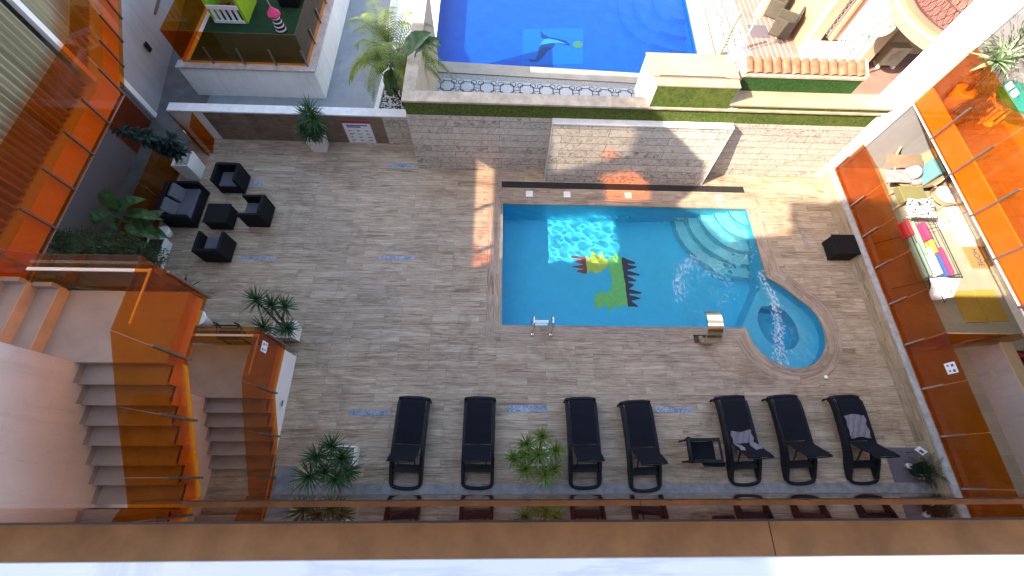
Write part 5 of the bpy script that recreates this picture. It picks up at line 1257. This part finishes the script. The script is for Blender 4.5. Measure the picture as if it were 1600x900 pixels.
# folding rack with blue clothes
c = at(1467, 268, 1.1)
t = thing('clothes_rack', (c.x, c.y, FZ), 'small folding rack hung with aqua and denim clothes behind the wicker chairs', 'clothes rack')
for dy in (-.3, .3):
    MB().tube([(c.x - .35, c.y + dy, FZ), (c.x + .15, c.y + dy, 1.35)], .012, 6).build('frame', M['iron'], t); MB().tube([(c.x + .35, c.y + dy, FZ), (c.x - .15, c.y + dy, 1.35)], .012, 6).build('frame', M['iron'], t)
for k in range(5): MB().tube([(c.x - .3 + k * .16, c.y - .3, 1.3), (c.x - .3 + k * .16, c.y + .3, 1.3)], .008, 6).build('rail', M['iron'], t)
for k, (mt, y0, y1, h) in enumerate((('aqua', -.28, .26, .5), ('aqua', -.20, .28, .45), ('denim', -.28, .1, .5), ('lightcloth', -.1, .28, .35), ('denim', -.25, .0, .4))):
    o = MB().box(c.x - .33 + k * .16, c.x - .25 + k * .16, c.y + y0, c.y + y1, 1.32 - h, 1.33).build('garment', M[mt], bevel=.02); tag(o, ('wide aqua shirt, outermost on the small rack', 'narrower aqua shirt, second on the small rack', 'long denim garment, third on the small rack', 'short white garment on the small blue rack', 'short denim garment at the inner end of the small rack')[k], 'garment', 'clothes on the small rack')
# big winged rack with washing
c = at(1452, 388, 1.25)
t = thing('drying_rack', (c.x, c.y, FZ), 'black folding drying rack full of washing on the terrace', 'drying rack')
x0, x1, y0, y1 = c.x - .42, c.x + .42, c.y - .85, c.y + .80
fm = MB()
for a, b in (((x0, y0), (x1, y0)), ((x1, y0), (x1, y1)), ((x1, y1), (x0, y1)), ((x0, y1), (x0, y0))): fm.tube([(*a, 1.32), (*b, 1.32)], .011, 6)
fm.build('top_frame', M['iron'], t)
rl = MB()
for k in range(6): rl.tube([(x0 + .07 + k * .14, y0, 1.325), (x0 + .07 + k * .14, y1, 1.325)], .005, 5)
rl.build('line', M['iron'], t)
for y in (y0 + .1, y1 - .2):
    MB().tube([(x0, y, 1.32), (x1 + .1, y, FZ)], .011, 6).build('leg', M['iron'], t); MB().tube([(x1, y, 1.32), (x0 - .1, y, FZ)], .011, 6).build('leg', M['iron'], t)
MB().tube([(x0 + .1, y0, 1.32), (c.x, y0 - .55, 1.05), (x1 - .1, y0, 1.32)], .010, 6).build('wing', M['iron'], t); MB().tube([(x0 + .1, y1, 1.32), (x0 + .1, y1 + .45, 1.5), (x1 - .1, y1 + .45, 1.5), (x1 - .1, y1, 1.32)], .010, 6).build('wing', M['iron'], t)
for k, (mt, lx, ya, yb, h, lb) in enumerate((('redcloth', 0, .35, .80, .45, 'red towel on the outer line of the drying rack'), ('sage', 0, -.80, .10, .5, 'long sage green cloth on the outer line of the drying rack'), ('sage', 1, -.2, .75, .45, 'sage green shirt on the second line of the drying rack'), ('lightcloth', 2, -.75, .0, .45, 'white and pink cloth on the third line of the drying rack'),
                                         ('pinkcloth', 3, .25, .75, .5, 'bright pink shirt on the drying rack'), ('yellow', 3, -.15, .22, .42, 'yellow cloth between pink and blue on the drying rack'), ('bluecloth', 3, -.80, -.2, .5, 'navy blue cloth on the drying rack'), ('pinkcloth', 4, -.75, .0, .45, 'long pink cloth on the inner line of the drying rack'))):
    o = MB().box(x0 + .045 + lx * .14, x0 + .105 + lx * .14, c.y + ya, c.y + yb, 1.335 - h * .7, 1.345).build('garment', M[mt], bevel=.02); tag(o, lb, 'garment', 'washing on the drying rack')
drape(((x0 + .0, y1 + .02, 1.40), (x1 - .05, y1 + .02, 1.40), (x1 - .1, y1 + .48, 1.55), (x0 + .05, y1 + .48, 1.55)), 'bwcloth', 'black_and_white_cloth', 'black and white patterned cloth over the far wing of the drying rack', 'cloth', seed=6, amp=.035)
drape(((x0 + .05, y0 - .5, 1.05), (x1 - .2, y0 - .42, 1.08), (x1 - .1, y0 - .02, 1.34), (x0, y0 - .02, 1.34)), 'lightcloth', 'white_shirt', 'plain white shirt over the near wing of the drying rack', 'shirt', seed=8, amp=.03)
# fan-like floor lamp, mats
q = at(1473, 351, FZ)
t = thing('floor_lamp', (q.x, q.y, FZ), 'white disc-based lamp with a thin bent pole by the terrace wall', 'lamp')
MB().lathe((q.x, q.y, FZ), ((.20, 0), (.20, .015), (.05, .03)), 24).build('base', M['whitepaint'], t, smooth=True); MB().lathe((q.x, q.y, FZ + .031), ((.09, 0), (.07, .02)), 16).build('hub', M['acgrey'], t)
MB().tube([(q.x, q.y, FZ + .04), (q.x + .02, q.y, 1.15), (q.x + .05, q.y + .12, 1.45), (q.x + .15, q.y + .14, 1.5)], .012, 6).build('pole', M['acgrey'], t, smooth=True)
t = thing('door_mat', (13.1, 5.5, FZ), 'coir doormat lettered HOME in the terrace door recess', 'mat')
MB().box(12.82, 13.40, 5.14, 5.80, FZ + .002, FZ + .02).build('mat', M['coir'], t)
cu = bpy.data.curves.new('lettering_curve', 'FONT'); cu.body = 'HOME'; cu.size = .20; cu.extrude = .002; cu.align_x = 'CENTER'; cu.align_y = 'CENTER'
tmp = bpy.data.objects.new('lettering_source', cu); COL.objects.link(tmp); bpy.context.view_layer.update()
me = bpy.data.meshes.new_from_object(tmp.evaluated_get(bpy.context.evaluated_depsgraph_get())); bpy.data.objects.remove(tmp); bpy.data.curves.remove(cu)
me.materials.clear(); me.materials.append(M['ink']); o = bpy.data.objects.new('lettering', me); COL.objects.link(o); o.parent = t; o.location = (.01, -.03, .023); o.rotation_euler = (0, 0, -PI / 2); o.scale = (1.0, 1.15, 1)
for (x0, x1, y0, y1), lb in (((11.93, 12.52, 3.58, 4.46), 'mustard bath mat nearer the amber railing'), ((12.54, 13.12, 3.62, 4.50), 'mustard bath mat nearer the white apartment wall')):
    o = MB().box(x0, x1, y0, y1, FZ + .001, FZ + .022).build('mustard_mat', M['mustard'], bevel=.006); tag(o, lb, 'mat', 'mustard mats on the terrace floor')
card(1486, 575, 10.052, .24, .24, 'white paper notice with blue icons stuck on the amber terrace railing')
q = Vector((10.9, 2.72, 1.2))
# upper balcony
c = at(1556, 96, 4.35)
t = thing('agave', (c.x + .15, c.y, 3.121), 'pale green agave in a pot leaning over the bright upper balcony glass', 'plant'); m = MB(); rr = random.Random(71)
for k in range(26):
    f = k / 26; th = k * 2.4; el = 1.25 * (1 - f) - .12; m.blade((c.x, c.y, c.z), (math.cos(th) * math.cos(el), math.sin(th) * math.cos(el), math.sin(el)), rr.uniform(.42, .58), .115, .25, 5, fold=.22, base=.55)
m.build('leaves', M['agave'], t); MB().tube([(c.x + .15, c.y, 3.6), (c.x, c.y, c.z)], [.05, .045], 8).build('trunk', M['bark'], t)
MB().lathe((c.x + .15, c.y, 3.121), ((.16, 0), (.22, .45), (.23, .5), (.19, .5)), 18).build('pot', M['pot'], t, smooth=True)
t = thing('feathery_plant', (10.9, 8.1, 3.12), 'grey-green feathery plant behind the agave on the upper balcony', 'plant'); m = MB(); c2 = at(1590, 70, 4.6)
for k in range(500):
    v = Vector((rr.gauss(0, .28), rr.gauss(0, .22), rr.gauss(0, .25))); m.blade(c2 + v, v + Vector((0, 0, .2)), .16, .03, .5, 3)
m.build('leaves', M['hedge'], t); MB().tube([(c2.x, c2.y, 3.4), tuple(c2)], .03, 6).build('trunk', M['bark'], t); MB().lathe((c2.x, c2.y, 3.121), ((.14, 0), (.19, .4), (.17, .4)), 16).build('pot', M['bark'], t, smooth=True)
t = thing('dry_plant', (10.7, 7.7, 3.12), 'dry brown bushy plant behind the bright amber balcony glass', 'plant'); m = MB(); c3 = at(1527, 148, 3.6)
for k in range(900):
    v = Vector((rr.gauss(0, .20), rr.gauss(0, .24), rr.gauss(0, .26))); m.blade(c3 + v, v + Vector((rr.uniform(-.3, .3), rr.uniform(-.3, .3), -.1)), .13, .014, .7, 3)
for k in range(46): th = k * 2.4; m.blade(Vector((c3.x - .02, c3.y - .1, 3.55)), (math.cos(th), math.sin(th), .5 - k * .012), .42, .02, .9, 4)
m.build('leaves', M['dry'], t); MB().tube([(c3.x, c3.y, 3.3), tuple(c3)], .03, 6).build('trunk', M['bark'], t); MB().lathe((c3.x, c3.y, 3.141), ((.13, 0), (.18, .26), (.19, .30), (.16, .30)), 18).build('pot', M['bark'], t, smooth=True)
c = at(1596, 152, 3.85)
t = thing('octagonal_table', (c.x, c.y, 3.12), 'teal octagonal table on the upper balcony', 'table'); MB().lathe((c.x, c.y, 3.82), ((.52, 0), (.52, .04)), 8).build('top', M['teal'], t); MB().lathe((c.x, c.y, 3.121), ((.25, 0), (.05, .04), (.04, .7)), 12).build('pedestal', M['whitepaint'], t)
c = at(1577, 153, 3.7)
t = thing('plastic_chair', (c.x, c.y, 3.12), 'white plastic chair with a slotted back beside the teal table', 'chair')
MB().box(c.x - .2, c.x + .2, c.y - .2, c.y + .2, 3.54, 3.58).build('seat', M['whitepaint'], t, bevel=.02)
for s_ in (-1, 1): MB().box(c.x - .20, c.x - .17, c.y + s_ * .11 - .08, c.y + s_ * .11 + .08, 3.58, 3.98).build('backrest', M['whitepaint'], t, bevel=.01)
for sx in (-1, 1):
    for sy in (-1, 1): MB().bar((c.x + sx * .2, c.y + sy * .2, 3.121), (c.x + sx * .17, c.y + sy * .17, 3.54), .035).build('leg', M['whitepaint'], t)

# ------------------------------------------------------------------ neighbour's house and terrace things
t = thing('neighbour_house', (13, 14, 0), 'peach house with white shutters, latticed window and curved red-railed balcony', 'house')
HY = 14.05
MB().box(10.85, 18, HY + .2, 20, 0, 6.0).build('wall', M['housewall'], t)
MB().box(10.83, 11.22, HY - .05, HY + .19, 0, 5.8).build('cream_pilaster', M['cream'], t); MB().box(10.83, 12.35, HY - .35, HY - .055, 0, .55).build('plinth', M['whitepaint'], t)
lat = MB()
for k in range(24):
    for j in range(2): lat.tube([(11.29 + .14 * j + .055 * math.cos(a_ * .785), HY + .12, .75 + k * .17 + .07 * math.sin(a_ * .785)) for a_ in range(8)], .016, 5, closed=True)
lat.box(11.22, 11.25, HY + .1, HY + .15, .56, 5.6); lat.box(11.49, 11.52, HY + .1, HY + .15, .56, 5.6); lat.build('lattice', M['whitepaint'], t)
MB().box(11.54, 11.66, HY - .04, HY + .19, .56, 5.8).build('peach_pilaster', M['peach'], t); MB().box(11.661, 11.84, HY - .0, HY + .19, .56, 5.8).build('salmon_pilaster', M['housepink'], t)
for k in range(4): MB().box(11.88 + k * .15, 11.97 + k * .15, HY - .02, HY + .17, .56, 5.6).build('shutter_board', M['whitepaint'], t)
MB().box(12.45, 12.85, 13.2, HY + .19, 0, 5.4).build('bay', M['cream'], t)
wf = MB().box(12.405, 12.449, 13.22, 14.03, .1, 2.0).build('window', M['whitepaint'], t)
MB().box(12.395, 12.404, 13.30, 13.95, .25, 1.85).build('pane', M['winglass'], wf)
mu = MB(); mu.box(12.38, 12.394, 13.60, 13.64, .25, 1.85); mu.box(12.38, 12.394, 13.30, 13.95, .80, .83); mu.box(12.38, 12.394, 13.30, 13.95, 1.35, 1.38)
for k in range(14): mu.box(12.385, 12.394, 13.30, 13.95, .3 + k * .115, .312 + k * .115)
mu.build('glazing_bars', M['whitepaint'], wf)
BC, BR = (13.65, 12.25), 2.12
for k, (r, z0, z1, mt, nm) in enumerate(((BR, 2.45, 2.80, 'housewall', 'balcony_slab'), (BR + .05, 2.70, 2.79, 'cream', 'balcony_moulding'), (BR - .12, 2.801, 2.84, 'housepink', 'balcony_kerb'), (BR - .36, 2.841, 2.85, 'terrazzo', 'balcony_floor'))):
    MB().prism(arc(BC, r, math.radians(85), math.radians(275), 40) + [(18, BC[1] - r), (18, BC[1] + r)], z0, z1).build(nm, M[mt], t)
rg = MB()
pa = arc(BC, BR - .28, math.radians(85), math.radians(275), 60)
rg.tube([(x, y, 3.75) for x, y in pa], .025, 6); rg.tube([(x, y, 2.95) for x, y in pa], .015, 6)
for i in range(0, 61, 1): rg.tube([(*pa[i], 2.9), (*pa[i], 3.75)], .009, 4)
for i in range(0, 56, 2): rg.tube([(*pa[i], 2.95), (*pa[i + 4], 3.7)], .008, 4); rg.tube([(*pa[i + 4], 2.95), (*pa[i], 3.7)], .008, 4)
rg.build('balcony_railing', M['redmetal'], t)
c = at(1396, 84, .45)
t = thing('air_conditioner', (c.x, c.y, 0), 'beige air conditioner unit with a round fan grille by the peach house', 'air conditioner')
MB().box(c.x - .36, c.x + .36, c.y - .16, c.y + .16, .10, .78).build('casing', M['cream'], t, bevel=.02)
Mx = Matrix.Rotation(PI / 2, 3, 'X'); MB().lathe((c.x + .08, c.y - .161, .44), ((.25, 0), (.25, .012), (.23, .012)), 28, Mx).build('fan_grille', M['acgrey'], t)
gr = MB()
for k in range(6): gr.tube([(c.x + .08 + (.04 * k + .03) * math.cos(a_ * PI / 12), c.y - .18, .44 + (.04 * k + .03) * math.sin(a_ * PI / 12)) for a_ in range(24)], .004, 4, closed=True)
gr.build('grille_rings', M['cream'], t); MB().box(c.x - .33, c.x - .20, c.y - .168, c.y - .161, .2, .7).build('side_grille', M['acgrey'], t)
for dx in (-.28, .28): MB().box(c.x + dx - .04, c.x + dx + .04, c.y - .2, c.y + .18, 0, .099).build('foot', M['whitepaint'], t)
c = at(1378, 33, 2.3); 
t = thing('satellite_dish', (c.x, c.y, 0), 'cream satellite dish on a pole in front of the peach house', 'satellite dish')
ax_ = Vector((-.35, -.55, .75)).normalized(); Md = ax_.to_track_quat('Z', 'Y').to_matrix()
MB().lathe(c, ((.01, -.10), (.16, -.085), (.30, -.045), (.42, .02), (.43, .02), (.44, .0), (.31, -.07), (.16, -.11), (.01, -.125)), 32, Md).build('reflector', M['cream'], t, smooth=True)
MB().tube([(c.x, c.y, 0), (c.x, c.y, 2.05), tuple(c - ax_ * .12)], .03, 8).build('pole', M['acgrey'], t)
lb_ = c + ax_ * .42 + Vector((-.08, -.12, 0)); MB().tube([tuple(c - ax_ * .05 + Vector((-.28, -.18, -.1))), tuple(lb_)], .012, 6).build('arm', M['iron'], t); MB().lathe(lb_, ((.035, -.05), (.035, .05)), 10, Md).build('receiver', M['acgrey'], t)
def wchair(cx, cy, rot, label):
    t = thing('wicker_chair', (cx, cy, 0), label, 'chair', 'brown wicker chairs on the neighbouring terrace')
    for a, nm in (((-.30, .30, -.30, .30, .30, .42), 'seat'), ((-.34, -.28, -.32, .32, .05, .64), 'arm'), ((.28, .34, -.32, .32, .05, .64), 'arm'), ((-.34, .34, .30, .37, .05, .92), 'backrest'), ((-.28, .28, -.31, -.28, .06, .299), 'apron')):
        MB().box(cx + a[0], cx + a[1], cy + a[2], cy + a[3], a[4], a[5]).build(nm, M['wickerbrown'], t, bevel=.012)
    for sx in (-1, 1):
        for sy in (-1, 1): MB().box(cx + sx * .30 - .025, cx + sx * .30 + .025, cy + sy * .29 - .025, cy + sy * .29 + .025, 0, .05).build('foot', M['wickerbrown'], t)
    t.rotation_euler.z = rot
wchair(10.35, 15.15, -2.1, 'brown wicker chair standing clear beside the cream house pilaster'); wchair(10.3, 16.3, -2.1, 'brown wicker chair cut off at the top edge, behind the other wicker chair')
gl_ = MB()
for k in range(9): gl_.poly([(9.05 + k * .19, 12.5), (9.065 + k * .19, 12.5), (9.075 + k * .19, 19), (9.06 + k * .19, 19)], .002)
struct('terrace_joint_lines', gl_, M['whitepaint'])
o = MB().box(9.25, 10.0, 14.85, 15.55, .003, .012).build('dark_square', M['mauve']); tag(o, 'dark flat square on the neighbouring terrace beside the wicker chair', 'rug')  # thin dark square lying on the terrace tiles
t = thing('rope_post', (7.75, 13.76, 0), 'weathered grey wooden post at the corner of the blue pool', 'post')
MB().tube([(7.78, 13.78, .03), (7.80, 13.8, .5), (7.76, 13.8, 1.0), (7.80, 13.82, 1.55)], [.09, .08, .075, .07], 10).build('timber', M['driftwood'], t)
MB().tube([(7.78 + .095 * math.cos(i * .7), 13.79 + .095 * math.sin(i * .7), .25 + i * .012) for i in range(60)], .012, 5).build('rope', M['gravel'], t)
t = thing('parasol', (8.5, 13.9, 0), 'folded cream parasol with a white pole on the neighbouring terrace', 'parasol')
MB().tube([(8.52, 13.95, 0), (8.52, 13.95, 2.6)], .025, 8).build('pole', M['whitepaint'], t)
MB().lathe((8.52, 13.95, 0), ((.28, 0), (.28, .05), (.06, .09)), 18).build('base', M['whitepaint'], t)
c = at(1165, 12, 2.3)
MB().lathe((8.52, 13.95, 1.35), ((.05, 0), (.17, .05), (.14, .5), (.08, 1.0), (.03, 1.25)), 10).build('canopy', M['cream'], t)

# ------------------------------------------------------------------ light, sky, camera
EL = math.radians(36); azx, azy = .923, .385
Ld = Vector((azx * math.cos(EL), azy * math.cos(EL), -math.sin(EL)))
su = bpy.data.lights.new('sun', 'SUN'); su.energy = 2.8; su.angle = math.radians(.5); su.color = (1, .89, .70)
so = bpy.data.objects.new('sun', su); COL.objects.link(so); so.rotation_euler = Ld.to_track_quat('-Z', 'Y').to_euler(); so.location = (-30, -15, 40)
wd = bpy.data.worlds.new('World'); sc.world = wd; wd.use_nodes = True; nt = wd.node_tree; bg = nt.nodes['Background']
sk = nt.nodes.new('ShaderNodeTexSky'); sk.sky_type = 'NISHITA'; sk.sun_disc = False; sk.sun_elevation = EL; sk.sun_rotation = math.atan2(-azx, -azy); sk.air_density = 1; sk.dust_density = 1.5
hz = nt.nodes.new('ShaderNodeMix'); hz.data_type = 'RGBA'; hz.blend_type = 'MULTIPLY'; hz.inputs[0].default_value = 1; hz.inputs[7].default_value = (1.0, .885, .755, 1)
nt.links.new(sk.outputs[0], hz.inputs[6]); nt.links.new(hz.outputs[2], bg.inputs[0]); bg.inputs[1].default_value = .15
cd = bpy.data.cameras.new('camera'); cd.sensor_width = 36; cd.lens = 36 * F / 1600; cd.clip_start = .05; cd.clip_end = 500
co = bpy.data.objects.new('camera', cd); COL.objects.link(co); sc.camera = co
co.matrix_world = Matrix(((R0.x, -R1.x, -R2.x, 0), (R0.y, -R1.y, -R2.y, 0), (R0.z, -R1.z, -R2.z, H), (0, 0, 0, 1)))
sc.view_settings.view_transform = 'Standard'; sc.view_settings.look = 'None'; sc.view_settings.exposure = 2.58; sc.view_settings.gamma = 1
cy = sc.cycles; cy.use_denoising = True; cy.max_bounces = 10; cy.diffuse_bounces = 5; cy.glossy_bounces = 4; cy.transmission_bounces = 6; cy.transparent_max_bounces = 24
cy.caustics_reflective = False; cy.caustics_refractive = True; cy.blur_glossy = .5; cy.sample_clamp_indirect = 6
su.cycles.is_caustics_light = True
for o in (wt,):
    o.cycles.is_caustics_caster = True
for o in sc.objects:
    if o.name.split('.')[0] in ('pool_basin', 'spa_floor', 'spa_bench', 'pool_step', 'step_edge') or (o.parent and o.parent.name == 'pool_mosaic'):
        o.cycles.is_caustics_receiver = True
